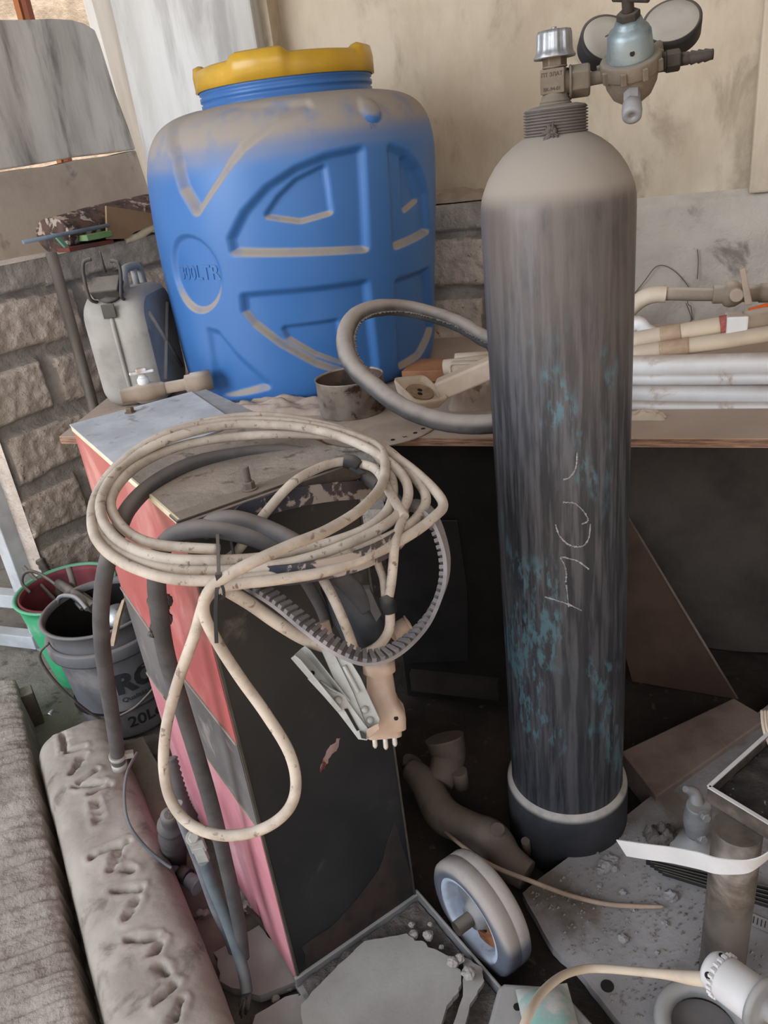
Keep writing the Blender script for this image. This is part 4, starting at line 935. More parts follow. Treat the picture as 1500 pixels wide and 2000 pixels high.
tail = [(400, 1175, .91), (380, 1240, .92), (348, 1330, .94), (325, 1420, .96), (320, 1500, .97), (335, 1565, .97), (375, 1612, .96), (440, 1632, .95), (510, 1620, .945), (560, 1585, .94), (578, 1535, .94), (565, 1470, .935), (520, 1395, .93), (470, 1325, .92), (425, 1255, .905), (398, 1195, .89), (412, 1150, .875), (470, 1110, .865), (560, 1068, .885), (640, 1035, .92), (710, 990, .97), (748, 940, 1.04), (745, 880, 1.10), (690, 848, 1.15)]
path += [D(*p) for p in tail]
cc_ = thing('cable_coil', 'coil of dirty cream cable hanging over the welder front', 'cable', path[0])
mb = MB(); mb.tube(path, .0070, 14, sub=9); mb.build('cable', m_cream, cc_)
mb = MB(); inner = [(438, 1096, .99), (462, 1078, 1.0), (490, 1040, 1.0), (520, 1000, 1.02), (570, 945, 1.04), (620, 915, 1.08), (665, 902, 1.10), (700, 905, 1.10), (735, 918, 1.08), (760, 960, 1.04), (790, 1010, 1.0)]
mb.tube([D(*p) for p in inner], .0066, 14, sub=9); mb.build('cable_end', m_cream, cc_)
mb = MB(); a = [D(672, 900, 1.098), D(688, 903, 1.097), D(702, 912, 1.095)]; mb.tube(a, [.0095, .011, .009], 12, sub=4); mb.prism([D(690, 910, 1.09), D(715, 925, 1.09), D(702, 928, 1.09), D(682, 918, 1.09)], UP*.002); mb.build('insulating_tape', m_black, cc_)
mb = MB(); drop = [(790, 1000, 1.02), (772, 1060, .97), (768, 1100, .98), (764, 1140, .985), (758, 1178, .99), (762, 1205, .99), (758, 1235, .985), (738, 1262, .975), (705, 1278, .97), (692, 1268, .965), (678, 1230, .955), (652, 1170, .955), (628, 1125, .975), (612, 1085, 1.0)]
mb.tube([D(*p) for p in drop], .0064, 14, sub=9); mb.build('cable_drop', m_cream, cc_)
mb = MB(); mb.tube([D(752, 1165, .99), D(758, 1180, .988), D(762, 1196, .99)], [.009, .0105, .009], 12, sub=4); mb.build('insulating_tape', m_black, cc_)
mb = MB(); mb.tube([D(*p) for p in ((730, 1060, .99), (738, 1100, 1.0), (748, 1130, 1.0), (752, 1165, .995))], .0052, 12, sub=6); mb.build('cable_drop', m_cream, cc_)
# plug
pl = D(740, 1300, .975); pa_ = (D(752, 1440, .985)-pl).normalized(); px_ = (D(780, 1380, .98)-D(700, 1400, .98)); px_ = (px_-pa_*px_.dot(pa_)).normalized()
mb = MB(); M = mtx(pl-pa_*.004, pa_, px_)
lay = [(.0165, .0165, .011, -.004), (.0205, .0205, .013, 0), (.0205, .0205, .013, .010), (.0165, .0165, .012, .014), (.0175, .017, .012, .026), (.0185, .0175, .010, .042), (.021, .019, .009, .052), (.027, .0215, .008, .062), (.0285, .0225, .008, .070), (.0275, .0225, .008, .084), (.022, .018, .007, .086), (.0215, .0175, .007, .094)]
vs = []
for hx, hy, r, z in lay:
    for a_, b_ in rrect(hx, hy, r): vs.append(M @ V((a_, b_, z)))
k = len(rrect(1, 1, .1))
mb.add(vs, [(i*k+j, i*k+(j+1) % k, (i+1)*k+(j+1) % k, (i+1)*k+j) for i in range(len(lay)-1) for j in range(k)]); mb.add(vs[-k:], [tuple(range(k))], False); mb.add(vs[:k], [tuple(reversed(range(k)))], False)
pg_ = mb.build('power_plug', m_plug, cc_)
for k, q in enumerate((-.0135, .0, .012)):
    mb = MB(); mb.lathe([(.0032, 0), (.0032, .016+(.003 if k == 1 else 0)), (.0015, .019+(.003 if k == 1 else 0))], mtx(pl+pa_*.089+px_*q, pa_), 14); mb.build('plug_pin', m_pin, pg_)
mb = MB(); mb.lathe([(.0035, 0), (.0025, .001)], mtx(M @ V((.016, 0, .074))-ray(760, 1390).normalized()*.0228, -ray(760, 1390)), 12); mb.build('screw_recess', m_dark, pg_)
# cable tie
mb = MB(); tb = [C(426, 1008, .02), C(425, 1040, .02), C(426, 1075, .022), C(427, 1110, .022), C(427, 1128, .02)]
mb.band(tb, V((1, 0, 0)), .0042, .0012, sub=4); mb.band([D(427, 1128, .868), D(423, 1160, .866), D(421, 1200, .868), D(423, 1256, .872)], V((1, 0, 0)), .0042, .0013, sub=4)
mb.band([D(428, 1130, .866), D(436, 1150, .866), D(437, 1165, .868), D(430, 1172, .87), D(424, 1160, .868)], V((1, .2, 0)), .0035, .0012, sub=4)
mb.box((0, 0, 0), (.007, .006, .008), mtx(D(428, 1126, .864)))
tie = mb.build('cable_tie', m_black, cc_)
# ================================================================== HOSES AND BELT
def DF(x, y, d, r=.012):
    p = D(x, y, d); return p if p.z > r else Z(x, y, r)
def hose(pts, r, m_, lab, name='rubber_hose', n=16, catg='hose', grp=None, **k):
    mb = MB(); mb.tube([DF(*p, r+.002) for p in pts], r, n, sub=10, **k); o = mb.build(name, m_); tag(o, lab, catg, grp); return o
bh1 = hose([(232, 1490, 1.27), (224, 1430, 1.23), (210, 1340, 1.165), (199, 1250, 1.10), (198, 1180, 1.06), (207, 1110, 1.02), (228, 1045, 1.03), (252, 992, 1.06), (300, 945, 1.11), (370, 908, 1.16), (450, 890, 1.19), (540, 882, 1.20), (620, 892, 1.19), (690, 915, 1.16), (742, 950, 1.12)], .0115, m_hose, 'thick black hose looping through the coil, clamped end hanging at far left', n=20)
mb = MB(); e0, e1 = D(232, 1490, 1.27), D(229, 1474, 1.257); mb.cyl(e0-(e0-e1)*.15, e0+(e0-e1)*.5, .0122, n=20); mb.tube([e1+V((.012*cos(a), 0, .0))+UP*.004 for a in (0, 1)], .001, 6)
mb.lathe([(.0128, 0), (.0135, .001), (.0135, .006), (.0128, .007)], mtx(e1, e0-e1), 24); mb.box((.018, 0, .004), (.014, .008, .012), mtx(e1, e0-e1, V((1, .2, 0)))); mb.build('hose_clamp', m_clamp, bh1)
bh2 = hose([(560, 1075, 1.0), (480, 1045, .985), (410, 1032, .98), (350, 1042, .985), (318, 1070, .99), (306, 1120, 1.01), (310, 1190, 1.04), (325, 1280, 1.09), (352, 1370, 1.14), (386, 1480, 1.2), (415, 1580, 1.265), (442, 1690, 1.33), (462, 1780, 1.375), (470, 1830, 1.39), (474, 1870, 1.40)], .0125, m_hose, 'thick black welding cable running down the red side of the machine', n=20)
bh3 = hose([(395, 1040, .99), (418, 1020, .985), (460, 1014, .985), (520, 1032, .99), (580, 1062, .985), (640, 1105, .98), (690, 1150, 1.0), (715, 1190, 1.01)], .0118, m_hose, 'black cable arching under the cable tie towards the dark torch', n=20)
mb = MB(); mb.tube([D(572, 1098, .99), D(600, 1140, 1.0), D(628, 1190, 1.02), D(640, 1225, 1.03)], .008, 12, sub=6); tag(mb.build('black_lead', m_hose), 'short dark lead hanging behind the toothed belt', 'cable')
# torch
t0, t1 = D(640, 1125, 1.02), D(722, 1248, 1.03); mb = MB(); mb.lathe([(.012, 0), (.018, .01), (.022, .03), (.026, .05), (.030, .075), (.030, .095), (.024, .108), (.010, .112)], mtx(t0, t1-t0), 28)
tc_ = mb.build('welding_torch', m_torch); tag(tc_, 'dark blue-grey welding torch handle hanging inside the belt loop', 'torch')
mb = MB(); mb.prism([D(700, 1150, 1.0), D(722, 1150, 1.0), D(745, 1200, 1.0), D(735, 1215, 1.0)], V((0, .01, 0))); mb.build('trigger', m_hose, tc_)
mb = MB(); mb.cyl(D(765, 1238, 1.04), D(796, 1218, 1.05), .011, n=20); mb.cyl(D(796, 1218, 1.05), D(799, 1216, 1.05), .012, n=20); tag(mb.build('pipe_stub', m_plug), 'short dusty tan pipe stub beside the belt', 'pipe')
# toothed belt
bpx = [(455, 1120, .99), (500, 1150, .955), (545, 1180, .94), (600, 1225, .925), (660, 1268, .918), (720, 1288, .918), (780, 1268, .935), (835, 1215, .96), (866, 1150, .98), (872, 1090, .995), (856, 1030, 1.01), (832, 995, 1.03), (795, 985, 1.06), (740, 1025, 1.05), (680, 1062, 1.03), (600, 1090, 1.01), (520, 1104, 1.0), (462, 1110, 1.0)]
bp_ = cat([D(*p) for p in bpx], 24, True)
tot = sum((bp_[i]-bp_[(i+1) % len(bp_)]).length for i in range(len(bp_)))
vw = ef*.0+V((.28, .95, -.12)).normalized()
mb = MB(); mb.band(bp_, vw, .022, .005, True); blt = mb.build('toothed_belt', m_belt); tag(blt, 'grey toothed rubber drive belt hanging in a loop under the coil', 'belt')
bc = sum(bp_, V())/len(bp_); n_t = int(tot/.0098); mb = MB(); acc = 0; i = 0
for kth in range(n_t):
    target = kth*tot/n_t
    while True:
        L_ = (bp_[(i+1) % len(bp_)]-bp_[i % len(bp_)]).length
        if acc+L_ >= target or i > len(bp_)*2: break
        acc += L_; i += 1
    a, b = bp_[i % len(bp_)], bp_[(i+1) % len(bp_)]; p = a+(b-a)*((target-acc)/L_); t = (b-a).normalized()
    inn = t.cross(vw).normalized()
    if inn.dot(bc-p) < 0: inn = -inn
    wv = inn.cross(t).normalized(); M = Matrix((t, inn, wv)).transposed().to_4x4(); M.translation = p+inn*.0042
    mb.box((0, .0006, 0), (.0052, .0064, .0216), M)
mb.build('belt_teeth', m_beltd, blt); bpy.data.objects['belt_teeth']['kind'] = 'stuff'
# ================================================================== EARTH CLAMP
cl = thing('earth_clamp', 'galvanised spring earth clamp hanging beside the cream plug', 'clamp', D(700, 1450, .955))
def channel(a, b, wd_, ht, up, m_, name, par, wd2=None, th_=.0016, open_=1):
    a, b = V(a), V(b); t = (b-a).normalized(); up = (V(up)-t*V(up).dot(t)).normalized(); s_ = t.cross(up)
    wd2 = wd2 or wd_; mb = MB()
    mb.prism([a+s_*wd_/2, a-s_*wd_/2, b-s_*wd2/2, b+s_*wd2/2], up*th_)
    for sg in (-1, 1): mb.prism([a+s_*sg*wd_/2, a+s_*sg*wd_/2+up*ht*.8, a+(b-a)*.1+s_*sg*(wd_*.9+wd2*.1)/2+up*ht, b+s_*sg*wd2/2+up*ht*.7, b+s_*sg*wd2/2], -s_*sg*th_)
    return mb.build(name, m_, par, bevel=.0006)
vu = -ray(650, 1350).normalized(); 
lft = (V((-1, -.2, .3)))
ch1 = channel(D(578, 1276, .945), D(668, 1382, .945), .020, .016, (vu*.75+V((.45, 0, .5))).normalized(), m_clamp, 'channel_handle', cl, .018)
mb = MB(); cpn = D(600, 1300, .94)+vu*.001; mb.lathe([(.0032, 0), (.0032, .0035)], mtx(D(610, 1315, .945), vu), 14); mb.build('hole', m_dark, cl)
mb = MB(); mb.prism([D(x, y, .950) for x, y in ((646, 1262), (672, 1270), (704, 1322), (742, 1404), (738, 1420), (724, 1438), (690, 1352))], -vu*.0035); mb.tube([D(x, y, .949) for x, y in ((672, 1300), (700, 1352))], .0035, 8); mb.build('channel_arm', m_clamp, cl, bevel=.0008)
mb = MB(); mb.prism([D(x, y, .947) for x, y in ((624, 1262), (646, 1262), (690, 1352), (724, 1438), (712, 1444), (662, 1350))], -vu*.002); mb.build('arm_flange', m_clamp, cl, bevel=.0006)
mb = MB()   # flat cheek with the triangular gap
mb.prism([D(x, y, .942) for x, y in ((560, 1283), (566, 1276), (650, 1350), (663, 1352), (672, 1358), (690, 1385), (728, 1436), (716, 1446), (700, 1444), (655, 1385), (600, 1325))][3:], -vu*.0016)
mb.build('side_cheek', m_clamp, cl)
mb = MB(); mb.prism([D(x, y, .9405) for x, y in ((672, 1385), (679, 1384), (702, 1426), (697, 1428))], -vu*.0004); mb.build('triangular_gap', m_dark, cl)
mb = MB(); mb.lathe([(.0052, 0), (.0048, .002), (.002, .0025)], mtx(D(660, 1368, .9395), vu), 18)
mb.build('rivet', m_clamp, cl)
for x, y in ((713, 1386), (723, 1407)): mb = MB(); mb.lathe([(.005, 0), (.0045, .002), (.001, .003)], mtx(D(x, y, .950)+vu*.001, vu), 18); mb.build('rivet', m_clamp, cl)
mb = MB(); mb.prism([D(x, y, .938) for x, y in ((716, 1425), (740, 1412), (742, 1424), (724, 1440), (714, 1440))], -vu*.010); jw = mb.build('jaw_pad', m_plug, cl, bevel=.001)
mb = MB(); mb.prism([D(x, y, .936) for x, y in ((702, 1428), (712, 1432), (716, 1444), (706, 1442))], -vu*.010); mb.build('jaw_tip', m_black, cl)
mb = MB(); mb.tube([D(625, 1330, .943), D(645, 1345, .94), D(658, 1352, .94)], .0018, 8, sub=4); mb.build('return_spring', m_clamp, cl)
cc2 = MB(); cc2.tube([D(*p) for p in ((440, 1150, .93), (490, 1180, .94), (540, 1215, .95), (590, 1245, .955), (634, 1262, .955))], .0085, 14, sub=8); cc2.build('clamp_lead', m_cream, cl)
mb = MB(); mb.cyl(D(628, 1215, .955), D(640, 1262, .955), .010, n=16); mb.build('lead_ferrule', m_plug, cl)
# ================================================================== LEFT: GREY HOSES, SMALL PARTS
g1 = hose([(345, 1570, 1.36), (372, 1640, 1.39), (395, 1700, 1.42), (420, 1770, 1.45), (445, 1825, 1.47), (456, 1856, 1.48)], .0105, m_ghose, 'light grey hose with a pale closed end beside the red panel', n=18)
g2 = hose([(398, 1680, 1.34), (415, 1730, 1.36), (440, 1790, 1.38), (465, 1860, 1.39), (478, 1910, 1.38), (482, 1940, 1.37)], .0105, m_wire, 'blue-grey welding lead with frayed end standing on the floor', n=18, name='welding_lead', catg='cable')
mb = MB(); p = D(393, 1668, 1.335); mb.box((0, 0, 0), (.020, .010, .034), mtx(p, D(398, 1680, 1.34)-p, V((1, 0, 0)))); mb.box((0, 0, -.02), (.026, .008, .026), mtx(p, D(398, 1680, 1.34)-p, V((1, 0, 0)))); bolt(D(378, 1636, 1.325), -ray(378, 1636)-V((.3, 0, 0)), .010, .014, mb=mb); mb.build('cable_lug', m_clamp, g2, bevel=.0015)
mb = MB(); rs = random.Random(8); e = D(482, 1944, 1.365)
for k in range(26):
    a = rs.uniform(0, 6.28); q = V((cos(a), sin(a), 0))*rs.uniform(.002, .012); mb.tube([e+q*.7, e+q+UP*-.018+V((-.006, -.004, 0)), e+q*.8+UP*-.035+V((-.012, -.008, 0))], [.0026, .0028, .0012], 5)
mb.build('frayed_strands', m_dirt, g2)
hose([(268, 1470, 1.68), (248, 1510, 1.60), (243, 1560, 1.56), (252, 1610, 1.52), (285, 1655, 1.52), (320, 1685, 1.52), (335, 1695, 1.52)], .0032, m_wire, 'thin blue-grey wire curving over the padded beam', n=10, name='thin_wire', catg='wire')
nz_ = thing('taped_nozzle', 'dusty nozzle wrapped in tape lying right of the padded beam', 'nozzle', Z(360, 1715, .02))
mb = MB(); q = [Z(322, 1686, .06), Z(345, 1702, .06), Z(365, 1715, .055), Z(388, 1732, .05)]; mb.tube(q, [.008, .010, .014, .019], 14, sub=5); mb.build('nozzle_tube', m_clearpl, nz_)
mb = MB(); mb.tube([Z(352, 1704, .06), Z(368, 1714, .058)], [.017, .018], 12); mb.build('tape_wrap', m_black, nz_)
vl = thing('dusty_valve', 'dusty dark round-capped valve standing beside the red panel', 'valve', Z(345, 1690, .0))
vb_ = Z(345, 1690, 0); vb_ = V((vb_.x, vb_.y, 0))
vt = D(331, 1592, 1.45)
mb = MB(); vd = V((vb_.x-vt.x, vb_.y-vt.y, vb_.z-vt.z)); L_ = vd.length; mb.lathe([(.010, -.004), (.016, 0), (.0175, .004), (.0165, .05), (.026, .052), (.027, .060), (.022, .064), (.024, .09), (.028, .12), (.022, L_-.01)], mtx(vt, vd), 28); mb.build('valve_body', m_hose, vl)
mb = MB(); mb.lathe([(.005, -.0045), (.0095, -.0042), (.0095, -.003)], mtx(vt, vd), 16); mb.build('cap_screw', m_dirt, vl)
hose([(332, 1480, 1.47), (345, 1530, 1.47), (360, 1575, 1.48), (374, 1600, 1.49)], .012, m_hose, 'ribbed flexible conduit squeezed beside the red panel', n=14, name='ribbed_conduit', catg='conduit', rib=.25)
hose([(478, 1770, 1.47), (505, 1795, 1.50), (528, 1830, 1.52), (530, 1860, 1.53), (510, 1885, 1.53), (490, 1912, 1.53)], .0042, m_rebar, 'thin dark wire loop on the floor beside the welder foot', n=10, name='wire_loop', catg='wire')
# rag caught beside the cable
mb = MB(); mb.grid(lambda u, v: D(293+u*8+6*noise.noise(V((v*4, 1, 0))), 1145+v*100, 1.06+.01*noise.noise(V((u*4, v*6, 0)))), 6, 24); mb.grid(lambda u, v: D(322+u*10+5*noise.noise(V((v*5, 2, 0))), 1160+v*60, 1.065+.01*noise.noise(V((u*4, v*6, 2)))), 6, 16)
mb.add([], []); rg_ = mb.build('twisted_rag', m_dirt); so_ = rg_.modifiers.new('solid', 'SOLIDIFY'); so_.thickness = .004; tag(rg_, 'torn dirty rag strip caught beside the black welding cable', 'rag')
# ================================================================== BUCKETS
def bucket(c, r0, r1, h, m_, name, lab, th_=.003, ringz=None):
    t = thing(name, lab, 'bucket', c); mb = MB(); pr = [(r0*.9, 0), (r0, .006)]
    nz2 = 10
    for i in range(nz2+1):
        z = .01+(h-.01)*i/nz2; r = r0+(r1-r0)*i/nz2; pr.append((r, z))
    pr += [(r1+.007, h), (r1+.009, h+.004), (r1+.006, h+.008), (r1-.002, h+.006), (r1-th_-.002, h-.01), (r0-th_, .02), (.001, .016)]
    mb.lathe(pr, mtx(c), 64, (True, False)); mb.build('bucket_wall', m_, t); return t
GB = V((-.975, 2.035, 0)); BB = V((-.790, 1.800, 0))
gb = bucket(GB, .105, .142, .30, m_green, 'green_bucket', 'green plastic bucket behind the black one, by the wall end')
mb = MB(); mb.lathe([(.134, .285), (.136, .303), (.130, .306), (.127, .29), (.11, .05)], mtx(GB), 48, (False, False)); mb.build('inner_liner', m_redinner, gb)
bb = bucket(BB, .122, .148, .355, m_bucket, 'black_bucket', 'black oil bucket with worn lettering, beside the red machine side')
mb = MB(); mb.lathe([(.144, .27), (.156, .268), (.158, .274), (.158, .30), (.155, .305), (.146, .304)], mtx(BB), 64, (False, False)); mb.build('rim_band', m_bucket, bb)
mb = MB(); mb.lathe([(.139, .10), (.001, .10)], mtx(BB), 30, (False, False)); mb.lathe([(.1425, .345), (.131, .20), (.118, .03)], mtx(BB), 40, (False, False)); mb.build('dark_inside', m_dark, bb)
fb = math.atan2(-BB.y, -BB.x)
def btx(a0, h, sz=1, wob=.000):
    def f(co):
        h2 = h+co.y; r = .122+(.148-.122)*(h2/.355)+.0006+co.z; a = fb+a0+co.x/r
        return BB+V((r*cos(a), r*sin(a), h2))
    return f
text('20Le', .050, .0003, btx(.22, .055), 'printed_lettering', m_bprint, bb, bold=.001)
text('Qualität ol', .021, .0003, btx(.20, .135), 'printed_lettering', m_bprint, bb)
text('RO', .085, .0003, btx(.26, .185), 'printed_lettering', m_bprint, bb, bold=.004)
mb = MB(); rs = []; 
def bcy(a, r, h): return BB+V((r*cos(fb+a), r*sin(fb+a), h))
mb.tube([bcy(-1.15, .156, .335), bcy(-1.2, .185, .31), bcy(-1.05, .185, .25), bcy(-.8, .172, .17), bcy(-.55, .150, .10), bcy(-.2, .150, .105), bcy(.2, .150, .125), bcy(.7, .152, .17), bcy(1.2, .16, .29)], .0035, 8, sub=6); mb.build('wire_handle', m_rebar, bb)
# sticks and rods standing in the buckets
def rodt(a, b, r, m_, lab, name='steel_rod', rib=0, grp=None, n=12, catg='rod'):
    mb = MB(); a, b = V(a), V(b); k = 40 if rib else 2
    mb.tube([a+(b-a)*i/k for i in range(k+1)], [r*(1+(rib if i % 2 else 0)) for i in range(k+1)], n)
    o = mb.build(name, m_); tag(o, lab, catg, grp); return o
gin = GB+UP*.04
def inb(B, a, r, h): return B+V((r*cos(a), r*sin(a), h))
rodt(inb(GB, .5, .05, .04), D(45, 1106, 2.36), .006, m_rebar, 'thin rod in the green bucket leaning far left')
rodt(inb(GB, .2, .02, .03), D(76, 1092, 2.42), .011, m_rebar, 'twisted thick bar sticking up from the green bucket', 'twisted_bar', rib=.35, catg='bar')
rodt(inb(GB, -.9, .06, .06), D(134, 1108, 2.34), .009, m_rebar, 'hollow pipe sticking out at the back of the green bucket', 'hollow_pipe', catg='pipe')
rodt(D(185, 1188, 2.02), D(116, 1140, 2.28), .015, m_rebar, 'thick grey bar lying across both buckets', 'thick_bar', catg='bar')
rodt(D(206, 1190, 2.0), D(138, 1140, 2.3), .004, m_rebar, 'thin wire rod lying across both buckets')
mb = MB(); mb.tube([D(60, 1158, 2.3), D(44, 1140, 2.3), D(46, 1122, 2.3), D(62, 1116, 2.3), D(90, 1128, 2.3), D(130, 1160, 2.25), D(160, 1190, 2.1)], .005, 8, sub=6); tag(mb.build('bent_wire', m_rebar), 'bent wire hook hanging over the rim of the green bucket', 'wire')
mb = MB(); mb.tube([D(112, 1180, 2.12), D(115, 1168, 2.12), D(128, 1163, 2.1), D(150, 1168, 2.05), D(170, 1190, 2.0)], .006, 10, sub=6); tag(mb.build('bent_tube', m_ghose), 'grey bent tube hooked over the black bucket rim', 'tube')
mb = MB(); mb.lathe([(.001, .03), (.02, .026), (.036, .01), (.038, 0)], mtx(D(226, 1192, 1.98)-UP*.02, V((.2, -.4, 1))), 28, (False, True)); tag(mb.build('metal_ball_cap', m_alu), 'shiny rounded metal cap inside the black bucket', 'cap')
mb = MB(); mb.prism([D(x, y, 1.83) for x, y in ((238, 1172), (243, 1172), (232, 1212), (222, 1262), (214, 1262), (224, 1208))], V((.004, .01, 0))); mb.build('tape_strip', m_tape, bb)
# ================================================================== PADDED BEAM AND TIMBER
bs = V((-.868, 1.60, 0)); bdv = (V((-.452, .79, 0))-V((-.868, 1.60, 0))).normalized(); bsd = V((-bdv.y, bdv.x, 0))
if bsd.x < 0: bsd = -bsd
BLn, BW_, BHt = 1.25, .198, .150
cuts = []
for a, b in (((320, 400), (420, 350)), ((340, 420), (352, 500)), ((390, 630), (450, 540)), ((430, 680), (520, 620)), ((500, 740), (590, 700)), ((515, 790), (535, 910)), ((500, 1085), (690, 1015)), ((600, 1165), (650, 1045)), ((680, 1160), (720, 1165)), ((620, 1270), (760, 1262)), ((680, 1430), (740, 1330)), ((700, 1550), (840, 1538)), ((840, 1612), (870, 1560)), ((862, 1680), (905, 1725)), ((850, 1890), (945, 1790)), ((940, 2000), (975, 1880)), ((370, 520), (450, 500)), ((410, 700), (560, 690))):
    p, q = [Z(v[0]/2.778, 1280+v[1]/2.778, BHt) for v in (a, b)]; cuts.append(((p-bs).dot(bdv), (p-bs).dot(bsd), (q-bs).dot(bdv), (q-bs).dot(bsd)))
def sdist(x, y, c):
    ex, ey = c[2]-c[0], c[3]-c[1]; t = max(0, min(1, ((x-c[0])*ex+(y-c[1])*ey)/(ex*ex+ey*ey))); return math.hypot(x-c[0]-ex*t, y-c[1]-ey*t)
mb = MB()
def bmf(u, v):
    s_ = u*BLn; a = (v-.5)*2; e = max(0, 1-(s_/.055))  # rounded near end
    endk = math.sqrt(max(0, 1-e*e)); y = a*BW_/2
    # superellipse cross-section
    ang = v*pi; cx_ = -cos(ang); sy_ = sin(ang); sx = math.copysign(abs(cx_)**.55, cx_); sz = abs(sy_)**.42
    yy = sx*BW_/2*(.80+.20*endk); zz = sz*BHt*(.75+.25*endk) if endk > 0 or s_ > 0 else 0
    if sz > .75:
        d = min(sdist(s_, yy, c)+.005*noise.noise(V((s_*60, yy*60, 0))) for c in cuts)
        zz -= .022*max(0, 1-d/.0075)**.9; zz += .0028*math.exp(-((d-.015)/.007)**2)
    n_ = .004*fbm(V((s_*8, yy*8, zz*8)))+.007*noise.noise(V((s_*3, yy*5, 7)))
    return bs+bdv*s_+bsd*(yy+n_*.5)+UP*max(0, zz+n_*(1 if zz > .03 else 0))
mb.grid(bmf, 430, 130, flip=False)
mb.add([bmf(0, i/40) for i in range(41)], [tuple(range(41))], False)
bmo = mb.build('padded_beam', m_beam); tag(bmo, 'long dusty padded beam with torn slits lying on the floor', 'beam')
mb = MB(); q = Z(114, 1392, .16); mb.tube([q, q-V((.006, .01, .0))+UP*.016, q-V((.012, .02, 0))+UP*.012], [.003, .004, .007], 8, sub=4); tag(mb.build('metal_hook', m_alu), 'small shiny metal hook at the far end of the padded beam', 'hook')
pr_ = [(32, 1322), (50, 1400), (62, 1470), (98, 1640), (128, 1790), (160, 1920), (190, 2080)]
PZ = .135; ptsR = cat([Z(x, y, PZ) for x, y in pr_], 12)
mb = MB()
def pf(u, v):
    f = u*(len(ptsR)-1); i = min(int(f), len(ptsR)-2); e = ptsR[i]+(ptsR[i+1]-ptsR[i])*(f-i)
    jag = .006*fbm(V((u*40, 0, 3)))
    x = v*.62; top = PZ+.010*noise.noise(V((u*70+x*3, x*3, 0)))+.006*fbm(V((u*22, x*12, 1)))-.012*math.exp(-(x/.02)**2)
    pdir = V((-.86, -.30, 0)); return V((e.x, e.y, 0))+pdir*(x)+V((jag, jag*.3, 0))*max(0, 1-x/.05)+UP*(top if v > 0 else 0)
mb.grid(pf, 300, 80)
n_u, n_v = 300, 80
plo = mb.build('rough_timber_slab', m_plank); tag(plo, 'wide rough dusty timber slab lying left of the padded beam', 'slab')
mb = MB(); q = Z(44, 1335, .13); mb.box((0, 0, -.05), (.05, .035, .13), mtx(V((q.x, q.y, .09)), (0, 0, 1), bdv)); tag(mb.build('timber_offcut', m_darkwood, bevel=.003), 'dark square timber offcut standing at the end of the slab', 'timber')
def plankbox(a, b, wd_, ht, m_, name, lab, catg='plank', z=None):
    a, b = V(a), V(b); c = (a+b)/2; mb = MB(); L_ = (b-a).length
    n_ = 40; dv = (b-a).normalized(); sv = dv.cross(UP).normalized()
    for s0_, s1_, z0_, z1_ in ((-1, 1, 1, 1), (-1, -1, 0, 1), (1, 1, 1, 0)):
        mb.grid(lambda u, v: a+(b-a)*u+sv*(wd_/2*(s0_+(s1_-s0_)*v))+UP*(ht*(z0_+(z1_-z0_)*v)+.003*fbm(V((u*L_*20, v*2, 3)))), n_, 6)
    for e_ in (a, b): mb.add([e_-sv*wd_/2, e_+sv*wd_/2, e_+sv*wd_/2+UP*ht, e_-sv*wd_/2+UP*ht], [(0, 1, 2, 3)], False)
    o = mb.build(name, m_); tag(o, lab, catg); return o
plankbox(Z(262, 1478, 0)*1, Z(352, 1650, 0), .07, .05, m_darkwood, 'dark_plank', 'dark narrow plank on the floor between padded beam and red side')
rs = random.Random(21)
RB = ['largest rubble stone by the lower end of the red panel', 'stone just right of the largest one by the red panel', 'stone just below the largest one by the red panel', 'stone at the left of the pile by the welder foot corner', 'uppermost stone of the pile by the welder foot corner', 'rightmost stone of the pile by the welder foot corner', 'left chip beside the padded beam edge', 'right chip beside the padded beam edge', 'stone beside the thin dark wire loop', 'lowest stone near the frayed cable end']
for k, (x, y, r) in enumerate([(468, 1752, .02), (486, 1768, .016), (470, 1775, .014), (550, 1918, .014), (556, 1910, .012), (566, 1925, .010), (390, 1783, .008), (402, 1783, .008), (500, 1880, .010), (538, 1950, .008)]):
    tag(rock(Z(x, y, .006), r, k+30).build('rubble_stone', m_stone), RB[k], 'stone', 'rubble stones left of the welder')
flatslab([(415, 1862), (500, 1810), (560, 1860), (585, 1915), (505, 1945), (440, 1925)], .022, .02, 'concrete_fragment', m_slab, 'flat concrete fragment on the floor left of the welder foot', 4, 'concrete', None, 16)
flatslab([(495, 1985), (560, 1945), (598, 1940), (640, 2000), (640, 2060), (480, 2060)], .03, .03, 'concrete_fragment', m_slab, 'pale concrete fragment at the bottom edge below the welder corner', 5, 'concrete', None, 14)
# ================================================================== STEEL FRAME AT THE DOORWAY
fr = thing('steel_gate', 'pale grey painted steel gate at the left doorway', 'gate', Z(112, 1275, 0))
fb_ = Z(98, 1262, 0); mb = MB(); mb.box((0, 0, .5), (.055, .06, 1.2), mtx(fb_+V((-.02, .02, -.1)), (0, 0, 1), DL)); mb.build('post', m_frame, fr, bevel=.003)
fl_ = -V((.93, -.36, 0)).normalized()
for zz, nme in ((.03, 'bottom_rail'), (.19, 'middle_rail')):
    mb = MB(); mb.box((.5, 0, zz), (1.0, .045, .05), mtx(fb_+V((-.03, 0, 0)), (0, 0, 1), fl_)); mb.build(nme, m_frame, fr, bevel=.003)
